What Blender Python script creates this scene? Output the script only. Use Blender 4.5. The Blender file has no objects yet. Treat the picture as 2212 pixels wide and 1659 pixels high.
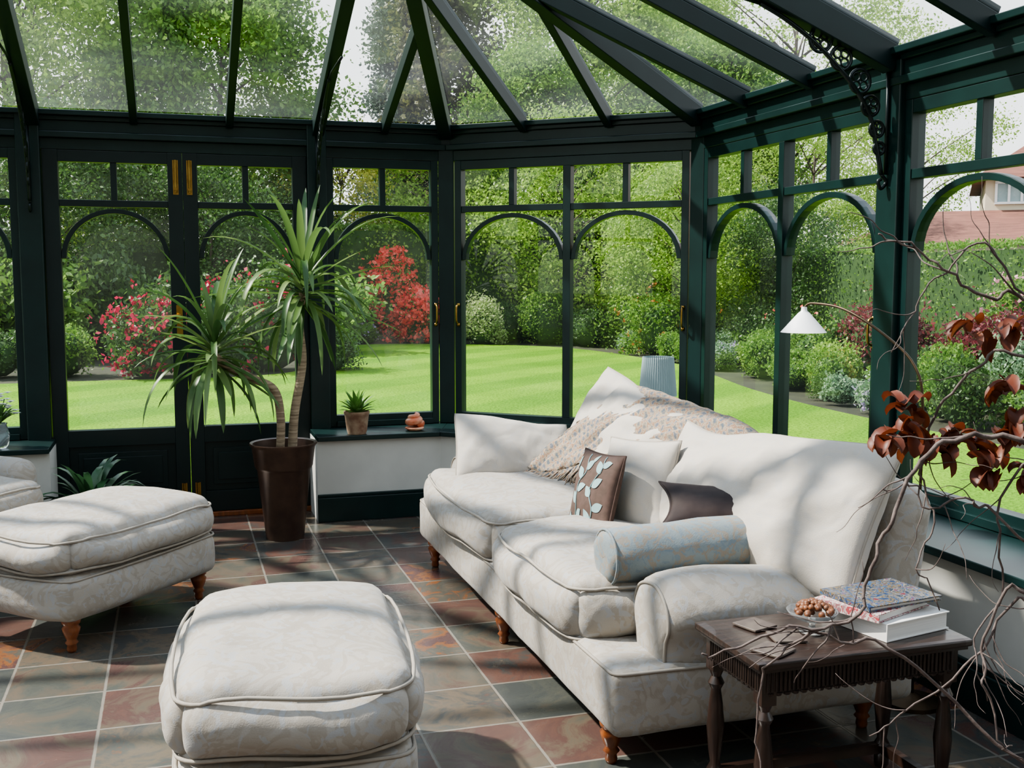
import bpy, math, random
import numpy as np
from mathutils import Vector, Matrix, noise
random.seed(7); rng=np.random.default_rng(7)
C=bpy.context.collection
TAN=0.404
# ---------------------------------------------------------------- materials
def nt(name):
    m=bpy.data.materials.new(name); m.use_nodes=True
    n=m.node_tree; b=n.nodes['Principled BSDF']; return m,n,b
def setp(b,col=None,rough=.5,metal=0,spec=None,coat=0,sheen=0):
    if col: b.inputs['Base Color'].default_value=(*col,1)
    b.inputs['Roughness'].default_value=rough; b.inputs['Metallic'].default_value=metal
    if spec is not None: b.inputs['Specular IOR Level'].default_value=spec
    b.inputs['Coat Weight'].default_value=coat; b.inputs['Sheen Weight'].default_value=sheen
def ramp(n,stops,interp='LINEAR'):
    r=n.nodes.new('ShaderNodeValToRGB'); r.color_ramp.interpolation=interp
    e=r.color_ramp.elements
    while len(e)<len(stops): e.new(.5)
    for i,(p,c) in enumerate(stops): e[i].position=p; e[i].color=(*c,1)
    return r
def nz(n,scale,detail=4,dist=0,coord='Object',sc=None):
    t=n.nodes.new('ShaderNodeTexCoord'); x=n.nodes.new('ShaderNodeTexNoise')
    x.inputs['Scale'].default_value=scale; x.inputs['Detail'].default_value=detail; x.inputs['Distortion'].default_value=dist
    if sc:
        mp=n.nodes.new('ShaderNodeMapping'); mp.inputs['Scale'].default_value=sc
        n.links.new(t.outputs[coord],mp.inputs['Vector']); n.links.new(mp.outputs['Vector'],x.inputs['Vector'])
    else: n.links.new(t.outputs[coord],x.inputs['Vector'])
    return x
def bump(n,b,src,strength=.2,dist=.01):
    bp=n.nodes.new('ShaderNodeBump'); bp.inputs['Strength'].default_value=strength; bp.inputs['Distance'].default_value=dist
    n.links.new(src,bp.inputs['Height']); n.links.new(bp.outputs['Normal'],b.inputs['Normal'])
def simple(name,c1,c2=None,scale=8,rough=.5,metal=0,bumps=0,sc=None,detail=4,coat=0,sheen=0,dist=0,spec=None):
    m,n,b=nt(name); setp(b,c1,rough,metal,coat=coat,sheen=sheen,spec=spec)
    c2=c2 or tuple(x*.8 for x in c1)
    x=nz(n,scale,detail,dist,sc=sc); r=ramp(n,[(.35,c1),(.65,c2)])
    n.links.new(x.outputs['Fac'],r.inputs['Fac']); n.links.new(r.outputs['Color'],b.inputs['Base Color'])
    if bumps: bump(n,b,x.outputs['Fac'],bumps)
    return m
def leafmat(name,cols,transl=.5,rough=.5):
    m,n,b=nt(name); setp(b,cols[0],rough)
    g=n.nodes.new('ShaderNodeNewGeometry')
    k=len(cols); r=ramp(n,[(i/(max(1,k-1)),c) for i,c in enumerate(cols)])
    n.links.new(g.outputs['Random Per Island'],r.inputs['Fac']); n.links.new(r.outputs['Color'],b.inputs['Base Color'])
    t=n.nodes.new('ShaderNodeBsdfTranslucent'); n.links.new(r.outputs['Color'],t.inputs['Color'])
    mx=n.nodes.new('ShaderNodeMixShader'); mx.inputs['Fac'].default_value=transl
    n.links.new(b.outputs[0],mx.inputs[1]); n.links.new(t.outputs[0],mx.inputs[2])
    n.links.new(mx.outputs[0],n.nodes['Material Output'].inputs['Surface'])
    return m
M={}
M['paint']=simple('dark_green_gloss_paint',(.0045,.018,.0172),(.006,.024,.0225),6,.34,bumps=.03,spec=.4)
M['rafter']=simple('dark_green_satin_paint',(.004,.0135,.013),(.005,.017,.0165),6,.45,bumps=.03,spec=.3)
M['paintdark']=simple('dark_green_door_paint',(.0045,.0135,.0135),(.0055,.0165,.0165),6,.35,spec=.4)
M['cream']=simple('cream_wall_plaster',(.56,.56,.52),(.51,.51,.475),5,.8,bumps=.05)
M['house']=simple('house_inner_plaster',(.26,.24,.22),(.22,.205,.185),3,.9)
M['brass']=simple('aged_brass',(.42,.27,.08),(.3,.18,.05),20,.32,1)
M['bronzepole']=simple('antique_bronze',(.09,.06,.035),(.06,.04,.022),20,.4,.8)
M['iron']=simple('black_cast_iron',(.008,.015,.015),(.014,.022,.022),30,.35,.4,bumps=.1)
M['wood']=simple('orange_turned_wood',(.24,.075,.02),(.14,.04,.012),6,.35,sc=(8,8,1.5),coat=.3)
M['darkwood']=simple('dark_oak',(.026,.014,.010),(.012,.007,.005),5,.32,sc=(2,14,2),bumps=.15,coat=.2)
M['carved']=simple('carved_dark_oak',(.026,.015,.010),(.010,.006,.005),3,.42,sc=(60,60,2),bumps=.6)
M['bark']=simple('grey_bark',(.12,.09,.065),(.05,.04,.03),9,.9,sc=(3,3,.6),bumps=.6)
M['cane']=simple('ringed_yucca_trunk',(.34,.27,.18),(.17,.125,.08),3,.8,sc=(2,2,28),bumps=.8)
M['twig']=simple('dry_twisted_twig',(.13,.10,.09),(.065,.046,.042),40,.8,bumps=.4)
M['dryleaf']=leafmat('dried_russet_leaf',[(.10,.020,.010),(.20,.055,.018),(.05,.012,.008)],.3,.5)
M['bronze']=simple('brown_bronze_planter',(.085,.05,.033),(.055,.031,.022),12,.35,.3)
M['soil']=simple('dark_mulched_soil',(.034,.038,.016),(.018,.02,.009),3,.95,bumps=.8,detail=9)
M['potsoil']=simple('dark_potting_soil',(.04,.028,.018),(.02,.013,.009),30,.95,bumps=.8)
M['terra']=simple('speckled_terracotta',(.38,.28,.19),(.2,.11,.07),18,.8,bumps=.4)
M['shell']=simple('orange_glazed_ceramic',(.6,.13,.05),(.75,.45,.3),9,.25)
M['shadegrey']=simple('blue_grey_pleated_fabric',(.34,.43,.44),(.28,.37,.39),4,.8)
M['white']=simple('white_opal_glass',(.85,.86,.86),(.8,.8,.82),4,.3)
M['piping']=simple('cream_piping',(.31,.28,.235),(.28,.25,.21),30,.8)
M['darkfab']=simple('black_brown_satin',(.018,.010,.009),(.028,.017,.014),16,.6,sheen=.05,spec=.25)
M['brownfab']=simple('brown_cotton',(.085,.05,.04),(.065,.04,.03),40,.85,bumps=.1)
M['blueleaf']=simple('pale_blue_leaf_print',(.25,.37,.37),(.20,.31,.32),30,.8)
M['paper']=simple('page_edges',(.66,.65,.62),(.57,.56,.54),4,.8,sc=(1,1,120))
M['nut']=simple('brown_nuts',(.20,.075,.028),(.11,.037,.014),50,.5,bumps=.3)
M['coaster']=simple('grey_brown_coaster',(.10,.08,.065),(.06,.045,.04),30,.4)
M['roof']=simple('red_brown_roof_tiles',(.20,.085,.062),(.135,.056,.042),2,.9,sc=(1,1,14),bumps=.6)
M['render']=simple('cream_house_render',(.66,.58,.45),(.6,.53,.41),2,.9)
def multi(name,cols,scale,rough=.4,dist=1.5):
    m,n,b=nt(name); setp(b,cols[0],rough,spec=.3); x=nz(n,scale,5,dist); k=len(cols)
    r=ramp(n,[(.34+.32*i/(k-1),c) for i,c in enumerate(cols)],'CONSTANT'); n.links.new(x.outputs['Fac'],r.inputs['Fac']); n.links.new(r.outputs['Color'],b.inputs['Base Color']); return m
M['bookb']=multi('colourful_picture_cover',[(.02,.035,.08),(.045,.09,.16),(.14,.1,.05),(.02,.035,.06),(.18,.16,.13),(.035,.07,.15),(.14,.03,.03)],30)
M['bookr']=multi('pink_white_picture_cover',[(.35,.07,.08),(.5,.46,.43),(.28,.13,.14),(.5,.47,.44),(.2,.05,.07)],30)
def damask(name,base,motif,alt,sc=7,thr=.5,rough=.75):
    m,n,b=nt(name); setp(b,base,rough,sheen=.12)
    x=nz(n,sc,2,2.6); r=ramp(n,[(thr,base),(thr+.03,motif),(thr+.12,motif),(thr+.15,base)])
    x2=nz(n,sc*2.1,1,3.0); r2=ramp(n,[(.56,(0,0,0)),(.61,(1,1,1))])
    n.links.new(x.outputs['Fac'],r.inputs['Fac']); n.links.new(x2.outputs['Fac'],r2.inputs['Fac'])
    mx=n.nodes.new('ShaderNodeMix'); mx.data_type='RGBA'; n.links.new(r.outputs['Color'],mx.inputs['A'])
    n.links.new(r2.outputs['Color'],mx.inputs['Factor']); mx.inputs['B'].default_value=(*alt,1)
    n.links.new(mx.outputs['Result'],b.inputs['Base Color'])
    w=nz(n,260,2); x3=nz(n,5,2,.6)
    ad=n.nodes.new('ShaderNodeMath'); ad.operation='MULTIPLY_ADD'; ad.inputs[1].default_value=.04
    n.links.new(w.outputs['Fac'],ad.inputs[0]); n.links.new(x3.outputs['Fac'],ad.inputs[2])
    bump(n,b,ad.outputs[0],.4,.04)
    return m
M['sofa']=damask('cream_damask_linen',(.325,.298,.258),(.288,.257,.214),(.308,.302,.290),6,.44)
M['cush']=damask('pale_cream_linen',(.42,.385,.335),(.41,.375,.328),(.40,.375,.34),5,.5)
M['bolster']=damask('blue_grey_damask',(.165,.20,.21),(.20,.18,.15),(.14,.18,.205),10,.47)
# throw
m,n,b=nt('woven_multicolour_throw'); setp(b,(.5,.45,.4),.95)
x=nz(n,90,3,sc=(1,1,1)); 
def wave(scale,rot):
    t=n.nodes.new('ShaderNodeTexCoord'); mp=n.nodes.new('ShaderNodeMapping'); mp.inputs['Rotation'].default_value=rot; w=n.nodes.new('ShaderNodeTexWave'); w.inputs['Scale'].default_value=scale; w.inputs['Distortion'].default_value=1.2
    n.links.new(t.outputs['Object'],mp.inputs[0]); n.links.new(mp.outputs[0],w.inputs['Vector']); return w
w1=wave(6.5,(0,0,1.3)); w2=wave(6.5,(0,.75,0))
a1=n.nodes.new('ShaderNodeMath'); a1.operation='ADD'; n.links.new(w1.outputs['Fac'],a1.inputs[0]); n.links.new(w2.outputs['Fac'],a1.inputs[1])
a2=n.nodes.new('ShaderNodeMath'); a2.operation='MULTIPLY_ADD'; a2.inputs[1].default_value=.24; n.links.new(a1.outputs[0],a2.inputs[0]); 
a3=n.nodes.new('ShaderNodeMath'); a3.operation='MULTIPLY'; a3.inputs[1].default_value=.55; n.links.new(x.outputs['Fac'],a3.inputs[0]); n.links.new(a3.outputs[0],a2.inputs[2])
r=ramp(n,[(.28,(.09,.11,.13)),(.38,(.22,.185,.14)),(.48,(.31,.265,.205)),(.56,(.23,.12,.065)),(.62,(.29,.25,.20)),(.74,(.11,.12,.14))])
n.links.new(a2.outputs[0],r.inputs['Fac']); n.links.new(r.outputs['Color'],b.inputs['Base Color']); bump(n,b,x.outputs['Fac'],.5,.006)
M['throw']=m
# slate floor
m,n,b=nt('slate_floor_tiles'); setp(b,(.2,.15,.1),.35)
tc=n.nodes.new('ShaderNodeTexCoord'); mp=n.nodes.new('ShaderNodeMapping')
TX,TY=.3386,.349
mp.inputs['Location'].default_value=(-1.0716/TX+10,-4.077/TY+20,0); mp.inputs['Scale'].default_value=(1/TX,1/TY,1)
n.links.new(tc.outputs['Object'],mp.inputs['Vector'])
def vm(op,a=None,bv=None):
    k=n.nodes.new('ShaderNodeVectorMath'); k.operation=op
    if a is not None: n.links.new(a,k.inputs[0])
    if bv is not None: k.inputs[1].default_value=bv
    return k
def mt(op,a=None,bv=None,c=None):
    k=n.nodes.new('ShaderNodeMath'); k.operation=op
    if a is not None:
        if isinstance(a,(int,float)): k.inputs[0].default_value=a
        else: n.links.new(a,k.inputs[0])
    if bv is not None:
        if isinstance(bv,(int,float)): k.inputs[1].default_value=bv
        else: n.links.new(bv,k.inputs[1])
    return k
fl=vm('FLOOR',mp.outputs['Vector']); fr=vm('FRACTION',mp.outputs['Vector'])
wn=n.nodes.new('ShaderNodeTexWhiteNoise'); wn.noise_dimensions='2D'; n.links.new(fl.outputs[0],wn.inputs['Vector'])
off=vm('ADD',mp.outputs['Vector']); sc_=vm('SCALE',wn.outputs['Color']); sc_.inputs['Scale'].default_value=37
n.links.new(sc_.outputs[0],off.inputs[1])
n1=n.nodes.new('ShaderNodeTexNoise'); n1.inputs['Scale'].default_value=1.4; n1.inputs['Detail'].default_value=9; n1.inputs['Distortion'].default_value=.9; n1.inputs['Roughness'].default_value=.66
n.links.new(off.outputs[0],n1.inputs['Vector'])
pal=ramp(n,[(0,(.052,.058,.056)),(.16,(.068,.072,.062)),(.3,(.10,.080,.060)),(.40,(.080,.048,.042)),(.52,(.098,.056,.045)),(.62,(.055,.060,.058)),(.74,(.112,.088,.064)),(.84,(.066,.070,.062)),(.93,(.175,.075,.032)),(1,(.074,.043,.041))])
f1=mt('MULTIPLY',n1.outputs['Fac'],1.05); f2=mt('ADD',wn.outputs['Value'],f1.outputs[0]); f3=mt('SUBTRACT',f2.outputs[0],.525); 
n.links.new(f3.outputs[0],pal.inputs['Fac'])
sx=n.nodes.new('ShaderNodeSeparateXYZ'); n.links.new(fr.outputs[0],sx.inputs[0])
def edge(o):
    s=mt('SUBTRACT',o,.5); s=mt('ABSOLUTE',s.outputs[0]); return s
ex=edge(sx.outputs[0]); ey=edge(sx.outputs[1]); mxn=mt('MAXIMUM',ex.outputs[0],ey.outputs[0])
wob=n.nodes.new('ShaderNodeTexNoise'); wob.inputs['Scale'].default_value=9; n.links.new(mp.outputs['Vector'],wob.inputs['Vector'])
wo=mt('MULTIPLY',wob.outputs['Fac'],.012); mx2=mt('ADD',mxn.outputs[0],wo.outputs[0])
gr=ramp(n,[(.488,(0,0,0)),(.494,(1,1,1))]); n.links.new(mx2.outputs[0],gr.inputs['Fac'])
mix=n.nodes.new('ShaderNodeMix'); mix.data_type='RGBA'; n.links.new(gr.outputs['Color'],mix.inputs['Factor']); n.links.new(pal.outputs['Color'],mix.inputs['A']); mix.inputs['B'].default_value=(.18,.165,.14,1)
n.links.new(mix.outputs['Result'],b.inputs['Base Color'])
rr=ramp(n,[(.3,(.15,)*3),(.7,(.30,)*3)]); n.links.new(n1.outputs['Fac'],rr.inputs['Fac']); n.links.new(rr.outputs['Color'],b.inputs['Roughness'])
hh=mt('SUBTRACT',n1.outputs['Fac'],gr.outputs['Color']); bump(n,b,hh.outputs[0],.22,.008)
M['slate']=m
# glass
def glass(name,haze):
    m=bpy.data.materials.new(name); m.use_nodes=True; n=m.node_tree; n.nodes.remove(n.nodes['Principled BSDF']); out=n.nodes['Material Output']
    t=n.nodes.new('ShaderNodeBsdfTransparent'); t.inputs['Color'].default_value=(.97,.98,.975,1)
    g=n.nodes.new('ShaderNodeBsdfGlossy'); g.inputs['Roughness'].default_value=.01; 
    fr=n.nodes.new('ShaderNodeFresnel'); fr.inputs['IOR'].default_value=1.4
    mx=n.nodes.new('ShaderNodeMixShader'); n.links.new(fr.outputs[0],mx.inputs[0]); n.links.new(t.outputs[0],mx.inputs[1]); n.links.new(g.outputs[0],mx.inputs[2])
    d=n.nodes.new('ShaderNodeBsdfTranslucent'); d.inputs['Color'].default_value=(.9,.93,.95,1)
    mx2=n.nodes.new('ShaderNodeMixShader'); x=nz(n,.6,3,.5,sc=(1,1,3)); mp=n.nodes.new('ShaderNodeMapRange'); mp.inputs['From Min'].default_value=.35; mp.inputs['From Max'].default_value=.8; mp.inputs['To Max'].default_value=haze
    n.links.new(x.outputs['Fac'],mp.inputs['Value']); n.links.new(mp.outputs[0],mx2.inputs[0]); n.links.new(mx.outputs[0],mx2.inputs[1]); n.links.new(d.outputs[0],mx2.inputs[2])
    n.links.new(mx2.outputs[0],out.inputs['Surface']); return m
M['glass']=glass('window_glass',.03); M['roofglass']=glass('hazy_roof_glass',.055)
# lawn
m,n,b=nt('striped_lawn'); setp(b,(.1,.3,.02),.9,spec=.15)
x=nz(n,.6,6); r=ramp(n,[(.3,(.115,.24,.014)),(.7,(.18,.33,.022))]); n.links.new(x.outputs['Fac'],r.inputs['Fac'])
tc=n.nodes.new('ShaderNodeTexCoord'); mp=n.nodes.new('ShaderNodeMapping'); mp.inputs['Rotation'].default_value=(0,0,.9); w=n.nodes.new('ShaderNodeTexWave'); w.inputs['Scale'].default_value=.2; w.inputs['Distortion'].default_value=1.2
n.links.new(tc.outputs['Object'],mp.inputs[0]); n.links.new(mp.outputs[0],w.inputs['Vector'])
mx=n.nodes.new('ShaderNodeMix'); mx.data_type='RGBA'; mx.blend_type='MULTIPLY'; mx.inputs['Factor'].default_value=1
wr=ramp(n,[(.35,(.72,.82,.75)),(.65,(1,1,1))]); n.links.new(w.outputs['Fac'],wr.inputs['Fac']); n.links.new(r.outputs['Color'],mx.inputs['A']); n.links.new(wr.outputs['Color'],mx.inputs['B'])
x=nz(n,26,5); mx3=n.nodes.new('ShaderNodeMix'); mx3.data_type='RGBA'; mx3.blend_type='MULTIPLY'; mx3.inputs['Factor'].default_value=1; gr_=ramp(n,[(.35,(.62,.68,.6)),(.6,(1,1,1))]); n.links.new(x.outputs['Fac'],gr_.inputs['Fac'])
n.links.new(mx.outputs['Result'],mx3.inputs['A']); n.links.new(gr_.outputs['Color'],mx3.inputs['B']); n.links.new(mx3.outputs['Result'],b.inputs['Base Color'])
bump(n,b,x.outputs['Fac'],.8,.05); M['lawn']=m
L={}
L['spring']=leafmat('spring_green_leaves',[(.14,.26,.035),(.24,.39,.06),(.35,.48,.11)],.52)
L['mid']=leafmat('mid_green_leaves',[(.08,.18,.03),(.14,.27,.045),(.23,.37,.075)],.52)
L['dark']=leafmat('dark_green_leaves',[(.035,.08,.02),(.06,.13,.03),(.10,.19,.045)],.42)
L['gold']=leafmat('golden_green_leaves',[(.4,.40,.06),(.56,.52,.12),(.26,.36,.06)])
L['conifer']=leafmat('blue_grey_conifer',[(.07,.11,.09),(.11,.16,.12),(.08,.11,.08)],.3)
L['cedar']=leafmat('brown_green_conifer',[(.08,.10,.03),(.14,.15,.045),(.10,.10,.035)],.35)
L['var']=leafmat('variegated_leaves',[(.5,.55,.28),(.25,.4,.10),(.6,.62,.4)])
L['red']=leafmat('scarlet_azalea_flowers',[(.88,.11,.085),(.95,.22,.17),(.78,.06,.05)],.5)
L['crim']=leafmat('crimson_rhododendron_flowers',[(.42,.008,.045),(.56,.025,.09),(.33,.007,.03)],.4)
L['orange']=leafmat('orange_azalea_flowers',[(.5,.22,.05),(.42,.15,.04),(.52,.28,.07)],.4)
L['maroon']=leafmat('maroon_acer_leaves',[(.14,.028,.038),(.24,.06,.065),(.09,.02,.025)],.45)
L['pink']=leafmat('pink_flowers',[(.7,.25,.34),(.75,.4,.48)],.4)
L['lav']=leafmat('lavender_flowers',[(.36,.28,.5),(.44,.36,.58),(.48,.5,.54)],.4)
L['silver']=leafmat('silver_grey_leaves',[(.26,.36,.24),(.16,.29,.14)],.35)
L['yucca']=leafmat('yucca_leaves',[(.05,.115,.032),(.105,.19,.055),(.20,.28,.10)],.35,.4)
L['aspid']=leafmat('dark_house_plant_leaves',[(.02,.06,.03),(.05,.12,.05)],.25,.3)
L['succ']=leafmat('fresh_green_rosette_leaves',[(.08,.2,.04),(.15,.3,.07)],.3,.4)
L['core']=simple('shadowed_inner_foliage',(.02,.052,.012),(.035,.074,.018),6,1)  # core colour has the shade between the leaves painted in
# ---------------------------------------------------------------- mesh builder
class MB:
    def __init__(s): s.v=[]; s.f=[]
    def add(s,vs,fs):
        k=len(s.v); s.v+= [tuple(x) for x in vs]; s.f+= [tuple(k+i for i in f) for f in fs]
    def box(s,a,b,Mx=None):
        vs=[Vector((x,y,z)) for z in (a[2],b[2]) for y in (a[1],b[1]) for x in (a[0],b[0])]
        if Mx is not None: vs=[Mx@v for v in vs]
        s.add(vs,[(0,2,3,1),(4,5,7,6),(0,1,5,4),(2,6,7,3),(0,4,6,2),(1,3,7,5)])
    def loft(s,rings,cap=True,closed=True):
        n=len(rings[0]); vs=[p for r in rings for p in r]; fs=[]
        for i in range(len(rings)-1):
            for j in range(n if closed else n-1):
                k=(j+1)%n; fs.append((i*n+j,i*n+k,(i+1)*n+k,(i+1)*n+j))
        if cap: fs.append(tuple(range(n))[::-1]); fs.append(tuple((len(rings)-1)*n+j for j in range(n)))
        s.add(vs,fs)
    def lathe(s,prof,c=(0,0,0),n=24,cap=True):
        s.loft([[(c[0]+r*math.cos(2*math.pi*j/n),c[1]+r*math.sin(2*math.pi*j/n),c[2]+z) for j in range(n)] for r,z in prof],cap)
    def tube(s,pts,rad,n=8,cap=True,closed=False):
        pts=[Vector(p) for p in pts]; m=len(pts)
        if not hasattr(rad,'__len__'): rad=[rad]*m
        up=Vector((0,0,1)); rings=[]; prev=None
        for i,p in enumerate(pts):
            if closed: t=pts[(i+1)%m]-pts[i-1]
            else: t=pts[min(i+1,m-1)]-pts[max(i-1,0)]
            t.normalize()
            if prev is None:
                x=t.cross(up); 
                if x.length<.1: x=t.cross(Vector((1,0,0)))
            else: x=prev-t*prev.dot(t)
            x.normalize(); prev=x; y=t.cross(x)
            rings.append([p+(x*math.cos(2*math.pi*j/n)+y*math.sin(2*math.pi*j/n))*rad[i] for j in range(n)])
        if closed: rings.append(rings[0]); s.loft(rings,False)
        else: s.loft(rings,cap)
    def bar(s,A,B,w,h,drop=True):
        A=Vector(A);B=Vector(B); t=(B-A).normalized(); x=t.cross(Vector((0,0,1))).normalized(); y=x.cross(t)
        hs=(0,-h) if drop else (h/2,-h/2)
        r=lambda P:[P+x*w/2+y*hs[0],P-x*w/2+y*hs[0],P-x*w/2+y*hs[1],P+x*w/2+y*hs[1]]
        s.loft([r(A),r(B)])
    def blade(s,base,d,length,width,droop,seg=8,fold=.25,tw=0):
        base=Vector(base); d=Vector(d).normalized(); side=d.cross(Vector((0,0,1)))
        if side.length<.05: side=Vector((1,0,0))
        side.normalize(); p=base.copy(); vs=[]; dd=d.copy()
        for i in range(seg+1):
            t=i/seg; w=width*(math.sin(math.pi*min(1,.18+t*.82))**.6 if t<1 else .02)
            nrm=side.cross(dd).normalized()
            vs+= [p-side*w/2+nrm*w*fold,p,p+side*w/2+nrm*w*fold]
            dd=(dd+Vector((0,0,-1))*droop*(t+.15)/seg*2).normalized(); p=p+dd*length/seg
        fs=[]
        for i in range(seg):
            for j in (0,1): fs.append((i*3+j,i*3+j+1,i*3+j+4,i*3+j+3))
        s.add(vs,fs)
def mk(name,mb,mat,parent=None,smooth=False,bevel=0,sub=0,auto=None):
    me=bpy.data.meshes.new(name); me.from_pydata(mb.v,[],mb.f); me.validate(); me.update()
    o=bpy.data.objects.new(name,me); C.objects.link(o); me.materials.append(mat)
    if smooth:
        me.polygons.foreach_set('use_smooth',[True]*len(me.polygons))
        if auto: me.set_sharp_from_angle(angle=math.radians(auto))
    if parent: o.parent=parent
    if bevel:
        md=o.modifiers.new('b','BEVEL'); md.width=bevel; md.segments=2; md.limit_method='ANGLE'
    return o
def tag(o,label,cat,group=None,kind=None):
    o['label']=label; o['category']=cat
    if group: o['group']=group
    if kind: o['kind']=kind
    return o
def thing(name,label,cat,loc=(0,0,0),rot=0,group=None,kind=None):
    o=bpy.data.objects.new(name,None); C.objects.link(o); o.location=loc; o.rotation_euler=(0,0,rot); o.empty_display_size=.1
    return tag(o,label,cat,group,kind)
def copything(src,loc,rot=0,scale=1,label=None):
    o=src.copy(); C.objects.link(o); o.location=loc; o.rotation_euler=(0,0,rot); o.scale=(scale,)*3 if not hasattr(scale,'__len__') else scale
    if label: o['label']=label
    for c in list(src.children):
        k=c.copy(); C.objects.link(k); k.parent=o
        for g in list(c.children):
            q=g.copy(); C.objects.link(q); q.parent=k
    return o
def crom(pts,n=6):
    P=[Vector(p) for p in pts]; P=[2*P[0]-P[1]]+P+[2*P[-1]-P[-2]]; out=[]
    for i in range(1,len(P)-2):
        for k in range(n):
            t=k/n; a,b,c,d=P[i-1],P[i],P[i+1],P[i+2]
            out.append(.5*((2*b)+(c-a)*t+(2*a-5*b+4*c-d)*t*t+(3*b-a-3*c+d)*t**3))
    out.append(P[-2]); return out
# ---------------------------------------------------------------- room
P=[Vector(q) for q in [(-2.83,-.6),(-2.83,5.87),(-1.565,6.95),(1.705,6.95),(2.97,5.87),(2.97,-.6)]]
def segdir(i): 
    u=(P[i+1]-P[i]).normalized(); return u,Vector((u.y,-u.x))
def offp(i,d):
    if i==0: u,nn=segdir(0); return P[0]+nn*d
    if i==5: u,nn=segdir(4); return P[5]+nn*d
    _,n1=segdir(i-1); _,n2=segdir(i); bis=(n1+n2).normalized(); return P[i]+bis*d/bis.dot(n1)
def prism(mb,i,d0,d1,z0,z1,ua=None,ub=None):
    u,nn=segdir(i); L_=(P[i+1]-P[i]).length
    def pt(e,d):
        if e==0: return offp(i,d) if ua is None else P[i]+u*ua+nn*d
        return offp(i+1,d) if ub is None else P[i]+u*ub+nn*d
    q=[pt(0,d0),pt(1,d0),pt(1,d1),pt(0,d1)]
    mb.loft([[(*k,z0) for k in q],[(*k,z1) for k in q]])
side=['west','northwest','north','northeast','east']
trimn=[0]
def trim(mb,mat,label,bevel=.004):
    trimn[0]+=1; return tag(mk('trim_%d'%trimn[0],mb,mat,bevel=bevel),label,'trim',kind='structure')
mb=MB(); mb.add([(*offp(i,-.08),0) for i in range(6)],[(0,5,4,3,2,1)]); mb.add([(*offp(i,-.08),-.12) for i in range(6)],[(0,1,2,3,4,5)])
fl_=mk('floor',mb,M['slate']); tag(fl_,'multicoloured slate tile floor with pale grout','floor',kind='structure')
mb=MB(); mb.box((-2.9,-.8,-.12),(3.05,-.6,4)); tag(mk('wall_south',mb,M['house']),'plain plastered house wall behind the seating','wall',kind='structure')
XA=1.565
for i in range(5):
    spans=[(None,None)] if i!=2 else [(None,-.70+XA),(.80+XA,None)]
    mb=MB(); bb=MB(); ss=MB()
    for ua,ub in spans:
        prism(mb,i,-.07,.36,0,.5,ua,ub); prism(bb,i,.36,.385,0,.15,ua,ub); prism(bb,i,.36,.375,.15,.17,ua,ub)
        prism(ss,i,-.09,.40,.5,.53,ua,ub)
    tag(mk('wall_'+side[i],mb,M['cream']),'low cream plastered dado wall under the windows','wall',kind='structure')
    tag(mk('baseboard_'+side[i],bb,M['paint'],bevel=.004),'dark green painted skirting board','baseboard',kind='structure')
    trim(ss,M['paint'],'glossy dark green painted window sill shelf')
    fs=MB()
    prism(fs,i,-.09,.0,2.234,2.30); prism(fs,i,-.09,.035,2.30,2.335); prism(fs,i,-.09,.012,2.335,2.40); prism(fs,i,-.09,.03,2.40,2.425); prism(fs,i,-.09,.06,2.425,2.455)
    trim(fs,M['paint'],'dark green moulded eaves beam above the windows')
def post(x,y,w=.10,d=.09,rot=0,z0=.53,z1=2.44):
    mb=MB(); Mx=Matrix.Translation((x,y,0))@Matrix.Rotation(rot,4,'Z'); mb.box((-w/2,-d/2,z0),(w/2,d/2,z1),Mx); trim(mb,M['paint'],'dark green painted timber post',.006)
for i in (1,2,3,4):
    b_=offp(i,-.03); ang={1:math.radians(65),2:math.radians(20),3:math.radians(-20),4:math.radians(-65)}[i]; post(b_.x,b_.y,.10,.11,ang)
post(-.785,6.97,.13,.12,z0=0); post(.87,6.97,.12,.12,z0=0)
post(3.0,4.05,.12,.14); post(3.0,2.2,.12,.14); post(-2.86,4.05,.12,.14); post(-2.86,2.2,.12,.14)
def light(mb,i,a,b,zb,M3):
    rx=(b-a)/2; c=(a+b)/2; z0=1.60; H=.295; N=20; w=.028; outer=[];inner=[]
    for k in range(N+1):
        t=math.pi*k/N; outer.append((c-rx*math.cos(t),z0+H*math.sin(t))); inner.append((c-(rx-w)*math.cos(t),z0+(H-w)*math.sin(t)))
    rings=[]
    for k in range(N+1): rings.append([M3(outer[k][0],-.06,outer[k][1]),M3(outer[k][0],-.01,outer[k][1]),M3(inner[k][0],-.01,inner[k][1]),M3(inner[k][0],-.06,inner[k][1])])
    mb.loft(rings)
winn=[0]
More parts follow.
